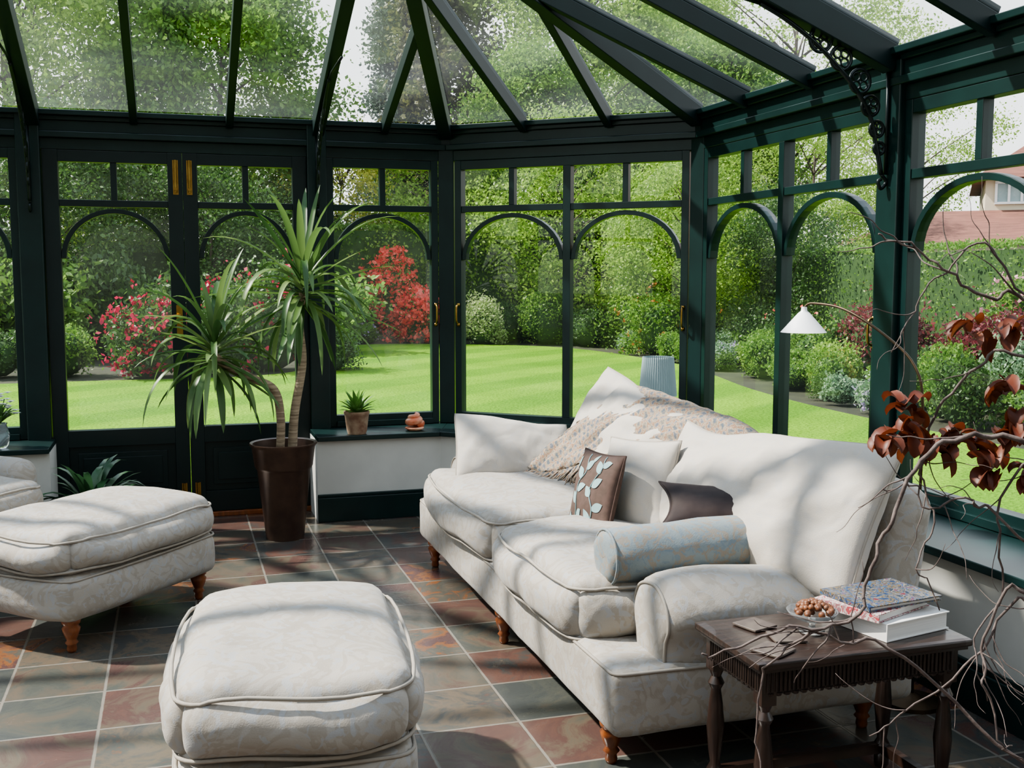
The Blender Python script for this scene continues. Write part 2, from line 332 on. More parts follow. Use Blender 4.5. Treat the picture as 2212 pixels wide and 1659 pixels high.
def window(i,u0,u1,nl,label='dark green window with arched lights and small upper panes',door=0):
    u,nn=segdir(i)
    def M3(a,d,z): q=P[i]+u*a+nn*d; return Vector((q.x,q.y,z))
    def bx(mb,a0,a1,d0,d1,z0,z1):
        vs=[M3(a,d,z) for z in (z0,z1) for d in (d0,d1) for a in (a0,a1)]
        mb.add(vs,[(0,2,3,1),(4,5,7,6),(0,1,5,4),(2,6,7,3),(0,4,6,2),(1,3,7,5)])
    mb=MB(); st=.085 if door else .045; zb=.57 if door else .605; z0=.032 if door else .532; zt=2.165 if door else 2.176; ztop=2.233
    bx(mb,u0,u0+st,-.07,0,z0,ztop); bx(mb,u1-st,u1,-.07,0,z0,ztop)
    a0=u0+st; a1=u1-st
    bx(mb,a0,a1,-.068,-.002,zt,ztop-.001)
    if door:
        bx(mb,a0,a1,-.068,-.002,.47,zb); bx(mb,a0,a1,-.068,-.002,z0,.16); bx(mb,a0,a1,-.055,-.02,.16,.47)
        bx(mb,a0+.05,a1-.05,-.02,-.010,.2,.43); bx(mb,a0+.08,a1-.08,-.010,-.003,.23,.4)
    else: bx(mb,a0,a1,-.068,-.002,z0,zb); bx(mb,a0,a1,-.002,.02,z0+.001,z0+.035)
    wl=(a1-a0-.05*(nl-1))/nl
    for k in range(nl):
        a=a0+k*(wl+.05); b=a+wl
        if k: bx(mb,a-.05,a,-.066,-.001,zb,zt)
        bx(mb,a,b,-.062,-.006,1.905,1.945)
        bx(mb,(a+b)/2-.018,(a+b)/2+.018,-.060,-.008,1.945,zt); light(mb,i,a,b,zb,M3)
    if door: nm='door_%d'%door
    else: winn[0]+=1; nm='window_%d'%winn[0]
    o=mk(nm,mb,M['paintdark'] if door else M['paint'],bevel=.002); tag(o,label,'door' if door else 'window',kind='structure')
    g=MB(); g.add([M3(a0-.01,-.035,zb-.01),M3(a1+.01,-.035,zb-.01),M3(a1+.01,-.035,zt+.01),M3(a0-.01,-.035,zt+.01)],[(0,1,2,3)])
    mk('glass_pane',g,M['glass'],o)
    return o,M3
def handle(o,M3,a,z):
    mb=MB(); pts=[M3(a,.004,z-.06),M3(a,.03,z-.05),M3(a,.035,z),M3(a,.03,z+.05),M3(a,.004,z+.06)]; mb.tube(crom(pts,4),.006,8)
    for dz in (-.07,.06): mb.tube([M3(a,0.001,z+dz-.01),M3(a,.004,z+dz+.01)],.011,10)
    mk('brass_handle',mb,M['brass'],o,True)
W=[]
W.append(window(2,-1.51+XA,-.85+XA,1)); W.append(window(2,.93+XA,1.65+XA,1))
lf=(P[4]-P[3]).length
W.append(window(3,.06,lf-.06,2)); W.append(window(1,.06,lf-.06,2))
y2u=lambda y:5.87-y
W.append(window(4,.06,y2u(4.12),2)); W.append(window(4,y2u(3.98),y2u(2.27),2)); W.append(window(4,y2u(2.13),y2u(.41),2))
W.append(window(0,4.12+.6,5.81+.6,2)); W.append(window(0,2.27+.6,3.98+.6,2)); W.append(window(0,.41+.6,2.13+.6,2))
handle(*W[1],1.63+XA,1.25); handle(*W[2],lf-.085,1.25); handle(*W[2],.085,1.25); handle(*W[4],y2u(4.145),1.25)
post(3.0,-.1,.12,1.0)
post(-2.86,-.1,.12,1.0)
for k,(a,b) in enumerate([(-.715,.067),(.069,.808)]):
    o,M3=window(2,a+XA,b+XA,1,'dark green glazed double door leaf with arched light and panelled base',door=k+1)
    ax=(.028 if k==0 else .108)+XA
    for z0,z1 in ((1.985,2.19),(.06,.22)):
        bb=MB(); bb.tube([M3(ax,.012,z0+.012),M3(ax,.012,z1)],.008,10); q=[M3(ax-.016,0,z0),M3(ax+.016,0,z0),M3(ax+.016,.005,z0),M3(ax-.016,.005,z0)]
        q2=[Vector((p_.x,p_.y,z1)) for p_ in q]; bb.loft([q,q2]); bb.tube([M3(ax,.02,z0+.03),M3(ax,.035,z0+.03)],.011,10); mk('brass_bolt',bb,M['brass'],o,True,auto=40)
    if k==0:
        bb=MB(); q=[M3(ax-.018,0,1.12),M3(ax+.018,0,1.12),M3(ax+.018,.005,1.12),M3(ax-.018,.005,1.12)]; bb.loft([q,[Vector((p_.x,p_.y,1.32)) for p_ in q]])
        bb.tube(crom([M3(ax,.01,1.26),M3(ax,.05,1.26),M3(ax-.04,.055,1.255),M3(ax-.09,.05,1.25)],4),.007,8); mk('door_handle',bb,M['brass'],o,True,auto=40)
mb=MB(); mb.box((-.71,6.93,0),(.81,7.03,.03)); trim(mb,M['wood'],'wooden threshold strip under the doors')
# roof
dist=lambda x,y:[( (Vector((x,y))-P[i]).dot(segdir(i)[1])) for i in range(5)]
ZE=2.46
def bisray(i): 
    _,n1=segdir(i-1); _,n2=segdir(i); return (n1+n2).normalized()
def inter(p,d,q,e):
    det=d.x*(-e.y)+e.x*d.y; r=q-p; s=(r.x*(-e.y)+e.x*r.y)/det; return p+d*s
R3=inter(P[3],bisray(3),P[4],bisray(4)); L3=inter(P[1],bisray(1),P[2],bisray(2))
cx=(P[0].x+P[5].x)/2
n_a=segdir(2)[1]; n_e=segdir(4)[1]; be=(n_a+n_e).normalized(); s=(cx-R3.x)/be.x; RG=R3+be*s
G2=Vector((cx,-.6))
z3=lambda q:(q.x,q.y,ZE+TAN*min(dist(q.x,q.y)))
e3=lambda q:(q.x,q.y,ZE)
mb=MB()
def addp(pts): mb.add([ (x,y,z+.012) for x,y,z in pts],[tuple(range(len(pts)))])
addp([e3(P[2]),e3(P[3]),z3(R3),z3(RG),z3(L3)]); addp([e3(P[3]),e3(P[4]),z3(R3)]); addp([e3(P[1]),e3(P[2]),z3(L3)])
addp([e3(P[4]),e3(P[5]),z3(G2),z3(RG),z3(R3)]); addp([e3(P[0]),e3(P[1]),z3(L3),z3(RG),z3(G2)])
ceil=mk('ceiling',mb,M['roofglass']); tag(ceil,'pitched glass conservatory roof with dark green glazing bars','ceiling',kind='structure')
def raft(A,B,w,h_,nm='rafter'):
    k=MB(); k.bar(A,B,w,h_); k.bar(Vector(A)+Vector((0,0,.035)),Vector(B)+Vector((0,0,.035)),w*.55,.03); mk(nm,k,M['rafter'],ceil,bevel=.004)
def rafter(i,ucoord,w=.045,h_=.08):
    u,nn=segdir(i); f0=P[i]+u*ucoord; d=0
    while d<4:
        q=f0+nn*(d+.02); ds=dist(q.x,q.y)
        if ds[i]>min(ds)+1e-4 or q.y<-.6 or (i==0 and q.x>cx) or (i==4 and q.x<cx): break
        d+=.02
    q=f0+nn*d; raft((f0.x,f0.y,ZE),(q.x,q.y,ZE+TAN*d),w,h_)
for x in (-1.18,-.2,.35,1.30): rafter(2,x+XA)
for x in (-.75,.88): rafter(2,x+XA,.07,.11)
for i in (1,3):
    for k in (1,2): rafter(i,lf*k/3)
for i,cv in ((4,lambda y:5.87-y),(0,lambda y:y+.6)):
    for y in (5.29,4.67,3.45,2.85,1.6,1.0,.4): rafter(i,cv(y))
    for y in (4.05,2.2): rafter(i,cv(y),.075,.11)
for c,q in ((3,R3),(4,R3),(1,L3),(2,L3)): raft(e3(P[c]),z3(q),.08,.10,'hip_rafter')
raft(z3(R3),z3(RG),.085,.11,'hip_rafter'); raft(z3(L3),z3(RG),.085,.11,'hip_rafter'); raft(z3(RG),z3(G2),.09,.14,'ridge_beam')
def ring(mb,c,r,t=.006,n=20):
    mb.tube([(c[0]+r*math.cos(2*math.pi*k/n),0,c[1]+r*math.sin(2*math.pi*k/n)) for k in range(n)],t,6,closed=True)
mb=MB(); mb.tube(crom([(.02,0,1.93),(.05,0,2.05),(.08,0,2.16),(.15,0,2.27),(.25,0,2.37),(.36,0,2.46),(.5,0,2.545),(.62,0,2.6)],5),.010,8)
mb.tube([(.0,0,1.93),(.0,0,2.36)],.008,6)
for c,r in (((.335,2.475),.052),((.235,2.405),.05),((.14,2.315),.05),((.085,2.215),.042),((.05,2.12),.034),((.035,2.04),.026)):
    ring(mb,c,r,.007)
    for k in range(4):
        t=k*math.pi/2+.78; ring(mb,(c[0]+r*.5*math.cos(t),c[1]+r*.5*math.sin(t)),r*.36,.0045,12)
mb.tube(crom([(.02,0,1.93),(-.005,0,1.9),(.02,0,1.87),(.035,0,1.90),(.02,0,1.91)],5),.008,6)
mb.tube([(.62,0,2.6),(.72,0,2.62),(1.1,0,2.63)],.008,6)
b0=mk('roof_bracket',mb,M['iron'],None,True)
tag(b0,'ornate black cast-iron bracket with rosettes fixed to post','bracket','iron roof brackets'); b0.location=(2.93,4.05,0); b0.rotation_euler=(0,0,math.pi)
for loc,rz in (((-.78,6.91,0),-math.pi/2),((.87,6.91,0),-math.pi/2),((-2.79,4.05,0),0)):
    k=b0.copy(); C.objects.link(k); k.location=loc; k.rotation_euler=(0,0,rz)
# ---------------------------------------------------------------- soft furniture
def rbox(mb,c,hd,r,n=12,crown=0,bulge=0,nzamp=0,Mx=None,under=0,plan=0):
    hx,hy,hz=hd; idx={}; vs=[]; fs=[]
    sp=[math.sin(math.pi/2*(2*k/n-1)) for k in range(n+1)]
    def get(x,y,z):
        k=(round(x,4),round(y,4),round(z,4))
        if k in idx: return idx[k]
        p=Vector((x*hx,y*hy,z*hz)); q=Vector((max(-hx+r,min(hx-r,p.x)),max(-hy+r,min(hy-r,p.y)),max(-hz+r,min(hz-r,p.z)))) 
        d=p-q
        if d.length>1e-9: p=q+d.normalized()*r
        cr=(1-x*x)*(1-y*y)
        if z>0: p.z+=crown*cr**.6
        b_=(1-z*z)
        p.x+=bulge*b_*(1-y*y)*(1 if x>0 else -1)*abs(x)**3; p.y+=bulge*b_*(1-x*x)*(1 if y>0 else -1)*abs(y)**3
        if plan: f_=1-plan*(x*x*y*y)**2; p.x*=f_; p.y*=f_
        if nzamp: p+=Vector((0,0,1))*nzamp*noise.noise(Vector((p.x+c[0],p.y+c[1],p.z))*4)+p.normalized()*nzamp*.5*noise.noise(Vector((p.x+c[0],p.y+c[1],p.z))*9)+p.normalized()*nzamp*.2*noise.noise(Vector((p.x+c[0],p.y+c[1],p.z))*22)
        p=p+Vector(c)
        if Mx is not None: p=Mx@p
        idx[k]=len(vs); vs.append(p); return idx[k]
    for ax in range(3):
        for sg in (-1,1):
            for i in range(n):
                for j in range(n):
                    q=[]
                    for (a,b_) in ((sp[i],sp[j]),(sp[i+1],sp[j]),(sp[i+1],sp[j+1]),(sp[i],sp[j+1])):
                        t=[0,0,0]; t[ax]=sg; t[(ax+1)%3]=a; t[(ax+2)%3]=b_; q.append(get(*t))
                    fs.append(tuple(q) if sg>0 else tuple(q[::-1]))
    mb.add(vs,fs)
def rrect(hx,hy,r,z,n=5,c=(0,0),bul=0,lift=0):
    out=[]
    for (sx_,sy_,a0) in ((1,1,0),(-1,1,90),(-1,-1,180),(1,-1,270)):
        for k in range(n+1):
            t=math.radians(a0+90*k/n); out.append(Vector((c[0]+sx_*(hx-r)+r*math.cos(t),c[1]+sy_*(hy-r)+r*math.sin(t),z)))
    res=[]
    m=len(out)
    for k in range(m):
        a,b_=out[k],out[(k+1)%m]; res.append(a)
        if (b_-a).length>.1:
            nn=Vector(((b_-a).y,-(b_-a).x,0)).normalized()
            for s in (.05,.12,.25,.4,.5,.6,.75,.88,.95): 
                g=4*s*(1-s); res.append(a.lerp(b_,s)+nn*bul*g+Vector((0,0,lift*g**.6)))
    return res
def cushion_part(parent,name,c,hd,r,crown,bulge,mat=None,pip=True,nzamp=.014,n=26,plan=.06):
    mat=mat or M['sofa']
    mb=MB(); rbox(mb,c,hd,r,n,crown,bulge,nzamp,plan=plan); o=mk(name,mb,mat,parent,True)
    if pip:
        k=MB()
        for sz in (1,-1):
            pts=rrect(hd[0]-r*.22,hd[1]-r*.22,max(r*.9,.03),hd[2]*sz-sz*r*.30,c=(0,0),bul=bulge*.55,lift=crown*.34 if sz>0 else 0)
            q=[]
            for p in pts:
                x=min(1,abs(p.x)/hd[0]); y=min(1,abs(p.y)/hd[1]); f_=1-plan*(x*x*y*y)**2; p=Vector((p.x*f_,p.y*f_,p.z))
                p+=Vector((0,0,1))*nzamp*noise.noise(Vector((p.x+c[0],p.y+c[1],p.z))*4)
                q.append(p+Vector(c))
            k.tube(q,.0055,6,closed=True)
        mk('piping',k,M['piping'],o,True)
    return o
LEG=[(.0,.0),(.014,.0),(.018,.012),(.016,.03),(.024,.04),(.017,.05),(.022,.062),(.030,.085),(.033,.10),(.025,.112),(.033,.12),(.036,.14)]
def legs(parent,pts,mat=None,h_=.14):
    for x,y in pts:
        k=MB(); k.lathe([(r*1.1,z*h_/.14) for r,z in LEG],(x,y,0),16); mk('leg',k,mat or M['wood'],parent,True)
sofa=thing('sofa','long cream damask sofa with rolled arms and turned wooden legs','sofa',(0,0,0)); sofa.location=(1.72,4.21,0)
ox,oy=-1.72,-4.21
mb=MB(); rbox(mb,(1.73+ox,0,.235),(.53,1.34,.105),.035,20,0,.012,.008); bs=mk('base',mb,M['sofa'],sofa,True)
k=MB(); k.tube(rrect(.525,1.335,.035,.325,c=(1.73+ox,0),bul=.008),.0055,6,closed=True); mk('piping',k,M['piping'],bs,True)
legs(sofa,[(1.25+ox,3.0+oy),(1.25+ox,4.15+oy),(1.25+ox,5.38+oy),(2.15+ox,3.0+oy),(2.15+ox,5.38+oy)])
cushion_part(sofa,'seat_cushion',(1.62+ox,3.62+oy,.415),(.46,.485,.10),.08,.04,.04,nzamp=.018)
cushion_part(sofa,'seat_cushion',(1.62+ox,4.74+oy,.415),(.46,.61,.10),.08,.045,.04,nzamp=.018)
def arm(yc,sg):
    mb=MB(); rings=[]
    prof=[]
    N=24
    base=[(-.128,.29),(-.124,.36),(-.132,.42)]
    for k in range(N+1):
        t=math.pi*1.04-(math.pi*1.08)*k/N; prof.append((.15*math.cos(t)-(.008 if k<N/2 else 0),.478+.128*math.sin(t)))
    prof=base+prof+[(.128,.42),(.12,.36),(.12,.29)]
    def sec(x,s,dz=0): return [(x,yc+y*s*sg,.29+(z-.29)*(.2+.8*s)+dz*min(1,(z-.29)/.2)+.012*noise.noise(Vector((x*5,y*8,z*8)))) for y,z in prof]
    for x,s in ((1.368,.60),(1.372,.72),(1.382,.81),(1.40,.88),(1.43,.935),(1.47,.97),(1.52,.99),(1.58,1.0),(1.65,1.0),(1.75,1.0),(1.85,1.0),(1.95,1.0),(2.05,1.0),(2.15,1.0),(2.2,.99),(2.235,.95),(2.24,.8)):
        r_=sec(x+ox,s,-.085*(x-1.4)); 
        rings.append([(a,b_,.29 if j in (0,len(prof)-1) else z) for j,(a,b_,z) in enumerate(r_)])
    mb.loft(rings); o=mk('arm',mb,M['sofa'],sofa,True)
    k=MB(); k.tube([Vector(q)+Vector((-.002,0,0)) for q in rings[2]],.0055,6); mk('piping',k,M['piping'],o,True)
arm(3.005+oy,1); arm(5.42+oy,-1)
mb=MB(); Mx=Matrix.Translation((2.165+ox,-.01,.56))@Matrix.Rotation(math.radians(9),4,'Y'); rbox(mb,(0,0,0),(.085,1.39,.29),.08,18,0,.0,.012,Mx); mk('back',mb,M['sofa'],sofa,True)
def pillow(name,label,cat,c,xa,ya,w,h_,t,mat,parent=None,pip=None,ear=.07,n=26,wr=.012,group=None,decor=None,seed=0,rnd=0,sag=0):
    pip=pip or M['piping']
    xa=Vector(xa).normalized(); ya=Vector(ya); ya=(ya-xa*ya.dot(xa)).normalized(); za=xa.cross(ya)
    def S(x,y,sg,off=0):
        rr_=1-rnd*(x*x*y*y)**2
        X=x*w/2*(1-ear*(1-y*y))*rr_; Y=y*h_/2*(1-ear*(1-x*x))*rr_; k=max(0,(1-x*x)*(1-y*y))
        Y+=h_*sag*(noise.noise(Vector((x*1.3+seed,y*.5,2)))) + (-h_*abs(sag)*.5*(1-x*x)*max(0,y) if sag else 0)
        Z=sg*(t/2)*(k**.42)*(1-.25*y*(1 if rnd else 0))
        if k>0: 
            kk=min(1,k*3); Z+=wr*kk*noise.noise(Vector((X*6+seed,Y*6,sg*3)))+wr*.6*kk*noise.noise(Vector((X*13+seed,Y*13,sg*5)))+wr*.25*kk*noise.noise(Vector((X*28+seed,Y*28,sg*5)))
        return Vector((X,Y,Z+sg*off))
    mb=MB(); sp=[math.sin(math.pi/2*(2*k/n-1)) for k in range(n+1)]
    vs=[];idx={}
    def gi(i,j,sg):
        if i in (0,n) or j in (0,n): sg=1
        key=(i,j,sg)
        if key not in idx: idx[key]=len(vs); vs.append(S(sp[i],sp[j],sg))
        return idx[key]
    fs=[]
    for sg in (1,-1):
        for i in range(n):
            for j in range(n):
                q=(gi(i,j,sg),gi(i+1,j,sg),gi(i+1,j+1,sg),gi(i,j+1,sg)); fs.append(q if sg>0 else q[::-1])
    mb.add(vs,fs); o=mk(name,mb,mat,parent,True)
    R=Matrix((xa,ya,za)).transposed().to_4x4(); o.matrix_local=Matrix.Translation(c)@R
    k=MB(); e=[]
    for a in range(16): e.append(S(-1+a/8,-1,1))
    for a in range(16): e.append(S(1,-1+a/8,1))
    for a in range(16): e.append(S(1-a/8,1,1))
    for a in range(16): e.append(S(-1,1-a/8,1))
    k.tube(e,.0048,6,closed=True); mk('piping',k,pip,o,True)
    if decor:
        k=MB()
        for sg in (1,-1):
            for (lx,ly,ang,ls) in decor:
                N=8; ca,sa=math.cos(ang),math.sin(ang)
                ctr=[]
                for q in range(N+1):
                    tt=q/N; wd=.32*math.sin(math.pi*tt)**.8*(1-.3*tt); ctr.append((tt,wd))
                up=[(tt,wd) for tt,wd in ctr]; dn=[(tt,-wd) for tt,wd in ctr]
                vsl=[]
                for a,b_ in up+[(tt,0) for tt,_ in ctr]+dn:
                    vsl.append(S(max(-.97,min(.97,lx+ls*(a*ca-b_*sa))),max(-.97,min(.97,ly+ls*(a*sa+b_*ca))),sg,.0025))
                fsl=[]
                for r_ in (0,1):
                    for q in range(N):
                        b0_=r_*(N+1)+q; fsl.append((b0_,b0_+1,b0_+N+2,b0_+N+1))
                k.add(vsl,fsl)
            for path in ([(-.5,-.95),(-.3,-.4),(-.45,.1),(-.2,.5),(-.35,.95)],[(.35,-.95),(.5,-.4),(.25,.1),(.5,.6),(.4,.95)]):
                pp=crom([(a,b_,0) for a,b_ in path],6); k.tube([S(max(-.97,min(.97,q.x)),max(-.97,min(.97,q.y)),sg,.002) for q in pp],.0025,5)
        mk('leaf_print',k,M['blueleaf'],o,True)
    if label: tag(o,label,cat,group)
    return o
pillow('back_cushion','large plump pale cream back cushion on the sofa','cushion',(1.955,3.38,.715),(0.10,-1,.03),(.42,0,.91),1.24,.50,.29,M['cush'],group='large sofa back cushions',seed=1,wr=.03,ear=.055,rnd=.02,sag=.10,n=34)
pillow('back_cushion','large pale cream back cushion draped with woven throw','cushion',(1.94,4.52,.73),(0,-1,-.15),(.38,0.05,.92),1.06,.54,.27,M['cush'],group='large sofa back cushions',seed=5,wr=.03,ear=.035,rnd=.04,sag=.08,n=34)
pillow('scatter_cushion','pale cream cushion leaning on the far sofa arm','cushion',(1.58,5.09,.635),(1,-.05,-.14),(0.08,.60,.79),.60,.38,.18,M['cush'],seed=9,wr=.02,ear=.05,rnd=.03,sag=.05)
pillow('scatter_cushion','plain white cushion propped behind leaf patterned cushion','cushion',(1.745,3.94,.665),(.38,-.90,.07),(.27,.1,.96),.38,.38,.14,M['cush'],seed=12,wr=.015)
dec=[(-.3,-.7,.6,.42),(-.4,-.35,2.3,.4),(-.4,0,.4,.42),(-.3,.3,2.4,.42),(-.25,.55,.7,.4),(.45,-.75,2.2,.4),(.48,-.4,.5,.4),(.35,-.1,2.5,.4),(.3,.15,.6,.42),(.5,.5,2.2,.4),(.45,.7,.3,.35),(-.75,-.9,1.4,.35),(0,.75,1.2,.25),(-.8,.5,1.3,.35)]
pillow('scatter_cushion','brown cushion printed with pale blue leaves','cushion',(1.59,4.00,.63),(.10,-.99,.05),(.26,.08,.96),.34,.34,.11,M['brownfab'],pip=M['brownfab'],decor=dec,seed=14)
pillow('scatter_cushion','small dark brown satin cushion behind the bolster','cushion',(1.80,3.33,.70),(.93,-.36,-.05),(.1,.90,.42),.44,.25,.085,M['darkfab'],pip=M['darkfab'],seed=20,ear=.17)
bo=thing('bolster','pale blue-grey damask bolster cushion lying by sofa arm','cushion',(1.66,3.225,.595))
bo.rotation_euler=(0,math.radians(-1),math.radians(1))
mb=MB(); prof=[(.001,-.345),(.05,-.35),(.08,-.343),(.091,-.325),(.097,-.22),(.094,-.1),(.097,0),(.095,.12),(.096,.24),(.091,.325),(.08,.343),(.05,.35),(.001,.345)]
rings=[[(z*1.03,r*math.cos(2*math.pi*j/28)+.007*noise.noise(Vector((z*9,j*.4,1))),r*math.sin(2*math.pi*j/28)+.007*noise.noise(Vector((z*9,j*.4,5)))) for j in range(28)] for r,z in prof]
mb.loft(rings); mk('cover',mb,M['bolster'],bo,True)
for z in (-.342,.342):
    k=MB(); k.tube([(z,.090*math.cos(2*math.pi*j/24),.090*math.sin(2*math.pi*j/24)) for j in range(24)],.005,6,closed=True); mk('piping',k,M['bolster'],bo,True)
G=[[(1.62,4.98,.565),(1.65,4.86,.565),(1.69,4.74,.59),(1.73,4.62,.63),(1.77,4.48,.68),(1.80,4.38,.70)],
   [(1.73,4.86,.71),(1.76,4.74,.735),(1.79,4.60,.755),(1.83,4.44,.77),(1.86,4.26,.775),(1.89,4.12,.76)],
   [(1.89,4.72,.88),(1.90,4.58,.89),(1.92,4.40,.89),(1.94,4.20,.875),(1.97,4.00,.86),(1.99,3.86,.80)],
   [(2.03,4.68,.975),(2.04,4.50,.97),(2.05,4.30,.955),(2.06,4.06,.935),(2.08,3.84,.915),(2.09,3.70,.83)],
   [(2.14,4.66,.945),(2.15,4.48,.94),(2.16,4.26,.925),(2.17,4.02,.91),(2.18,3.80,.89),(2.18,3.66,.81)],
   [(2.27,4.66,.80),(2.28,4.48,.80),(2.285,4.26,.79),(2.29,4.02,.78),(2.29,3.80,.77),(2.28,3.66,.74)]]
rows=[crom(r,7) for r in G]; cols=list(zip(*rows)); grid=[crom(c,7) for c in cols]
mb=MB(); nr=len(grid[0]); vs=[]
for i,c in enumerate(grid):
    for j,p in enumerate(c): vs.append(p+Vector((-.014,0,.012))*(noise.noise(Vector((i*.35,j*.25,0)))*1.3+.8*noise.noise(Vector((i*.8,j*.25,4)))))
mb.add(vs,[(i*nr+j,i*nr+j+1,(i+1)*nr+j+1,(i+1)*nr+j) for i in range(len(grid)-1) for j in range(nr-1)])
th=mk('throw_blanket',mb,M['throw'],None,True); tag(th,'cream and orange woven fringed throw draped over sofa back','blanket')
md=th.modifiers.new('t','SOLIDIFY'); md.thickness=.005
k=MB()
for i in range(0,len(grid)-1):
    for s_ in range(3):
        a=grid[i][0].lerp(grid[i+1][0],s_/3); b_=a+Vector((-.05+random.uniform(-.02,.02),random.uniform(-.03,.03),-.06)); e=b_+Vector((random.uniform(-.04,.0),random.uniform(-.03,.03),-.035))
        e.z=max(e.z,.545); b_.z=max(b_.z,.55); k.tube([a,b_,e],[.004,.0035,.002],5)
for j in range(0,nr-1):
    if j>nr*.62: break
    for s_ in range(2):
        a=Vector(grid[0][j]).lerp(grid[0][j+1],s_/2); b_=a+Vector((-.03,.04+random.uniform(-.01,.02),-.03)); e=b_+Vector((-.01,.015,-.04)); k.tube([a,b_,e],[.004,.0035,.002],5)
mk('fringe',k,M['throw'],th,True)
def ottoman(label,loc,rot,hx,hy,ch=.085):
    o=thing('ottoman',label,'footstool',loc,rot)
    mb=MB(); rbox(mb,(0,0,.225),(hx,hy,.095),.05,18,0,.015,.010,plan=.04); b_=mk('base',mb,M['sofa'],o,True)
    k=MB(); k.tube(rrect(hx-.012,hy-.012,.06,.305,bul=.012),.0055,6,closed=True); mk('piping',k,M['piping'],b_,True)
    cushion_part(o,'seat_cushion',(0,0,.31+ch),(hx+.015,hy+.015,ch),.08,.055,.03,n=30,plan=.08,nzamp=.018)
    legs(o,[(sx_*(hx-.08),sy_*(hy-.08)) for sx_ in (-1,1) for sy_ in (-1,1)])
    return o
ottoman('cream damask footstool with plump cushion top on slate floor',(.295,3.05,0),math.radians(-5),.305,.465,.092)
ottoman('cream damask footstool in front of the matching armchair',(-.35,5.0,0),math.radians(-40),.30,.47,.082)
ac=thing('armchair','cream damask armchair with loose cushions partly in view','chair',(-1.15,5.72,0),math.radians(-40))
mb=MB(); rbox(mb,(0,0,.225),(.42,.42,.095),.05,12,0,.015); mk('base',mb,M['sofa'],ac,True)
cushion_part(ac,'seat_cushion',(.06,0,.41),(.42,.30,.09),.07,.04,.02)
for sy_ in (-1,1):
    mb=MB(); rbox(mb,(-.06,sy_*.36,.42),(.33,.09,.17),.085,12); mk('arm',mb,M['sofa'],ac,True)
mb=MB(); rbox(mb,(0,0,0),(.09,.40,.32),.085,12,Mx=Matrix.Translation((-.38,0,.6))@Matrix.Rotation(math.radians(-12),4,'Y')); mk('back',mb,M['sofa'],ac,True)
pillow('back_cushion',None,None,(-.20,0,.68),(0,1,0),(-.3,0,.95),.62,.5,.22,M['cush'],parent=ac)
legs(ac,[(sx_*.34,sy_*.34) for sx_ in (-1,1) for sy_ in (-1,1)])
# ---------------------------------------------------------------- side table and things
TXc,TYc=1.75,2.60
tb=thing('side_table','dark carved oak side table beside the sofa','table',(TXc,TYc,0))
mb=MB(); rbox(mb,(0,0,.488),(.335,.185,.012),.008,8); mb.box((-.325,-.175,.468),(.325,.175,.478))
mk('table_top',mb,M['darkwood'],tb,False)
mb=MB()
for a,b_ in (((-.30,-.155,.40),(.30,-.14,.475)),((-.30,.14,.40),(.30,.155,.475)),((-.305,-.15,.40),(-.29,.15,.475)),((.29,-.15,.40),(.305,.15,.475))): mb.box(a,b_)
for k in range(46):
    x=-.29+k*.0128; mb.tube([(x,-.157,.408),(x,-.157,.468)],.0042,6)
for k in range(22):
    y=-.14+k*.0128; mb.tube([(-.307,y,.408),(-.307,y,.468)],.0042,6)
for k in range(23):
    x=-.28+k*.0255; mb.lathe([(.001,.392),(.009,.396),(.012,.404)],(x,-.150,0),10)
for k in range(11):
    y=-.128+k*.0255; mb.lathe([(.001,.392),(.009,.396),(.012,.404)],(-.298,y,0),10)
mk('apron',mb,M['carved'],tb,False)
LP=[(.018,0),(.022,.01),(.022,.04),(.014,.05),(.024,.07),(.014,.09),(.02,.13),(.026,.2),(.02,.27),(.014,.31),(.024,.33),(.014,.35),(.022,.37)]
for sx_ in (-1,1):
    for sy_ in (-1,1):
        k=MB(); k.lathe(LP,(sx_*.285,sy_*.135,.0),14); k.box((sx_*.285-.022,sy_*.135-.022,.37),(sx_*.285+.022,sy_*.135+.022,.476)); mk('leg',k,M['darkwood'],tb,True,auto=40)
for sy_ in (-1,1):
    k=MB(); k.box((-.28,sy_*.135-.012,.045),(.28,sy_*.135+.012,.075)); mk('stretcher',k,M['darkwood'],tb)
for sx_ in (-1,1):
    k=MB(); k.box((sx_*.285-.012,-.13,.045),(sx_*.285+.012,.13,.075)); mk('stretcher',k,M['darkwood'],tb)
def book(label,loc,rot,w,d,t,cov):
    o=thing('book',label,'book',loc,rot,'stacked books on side table')
    k=MB(); k.box((-w/2,-d/2,0),(w/2,d/2,.003)); k.box((-w/2,-d/2,t-.003),(w/2,d/2,t)); k.box((-w/2,-d/2,.003),(-w/2+.004,d/2,t-.003)); mk('cover',k,cov,o)
    k=MB(); k.box((-w/2+.004,-d/2+.005,.003),(w/2-.005,d/2-.005,t-.003)); mk('pages',k,M['paper'],o); return o
book('thick white hardback book on side table',(1.93,2.60,.501),math.radians(12),.25,.24,.05,M['paper'])
book('paperback with pink and white cover in a stack',(1.895,2.615,.5525),math.radians(22),.26,.21,.024,M['bookr'])
book('paperback with colourful blue patterned cover atop a stack',(1.92,2.61,.578),math.radians(8),.27,.20,.014,M['bookb'])
bw=thing('glass_bowl','clear footed glass dish holding nuts on side table','bowl',(1.69,2.60,.501))
m,n,b=nt('clear_glass'); setp(b,(.9,.95,.97),.03); b.inputs['Transmission Weight'].default_value=.9; b.inputs['IOR'].default_value=1.3; x=nz(n,3); M['cg']=m
k=MB(); k.lathe([(.035,0),(.036,.004),(.01,.01),(.008,.02),(.012,.03),(.04,.036),(.065,.05),(.072,.062),(.069,.062),(.062,.052),(.038,.04),(.002,.036)],(0,0,0),28); mk('dish',k,M['cg'],bw,True)
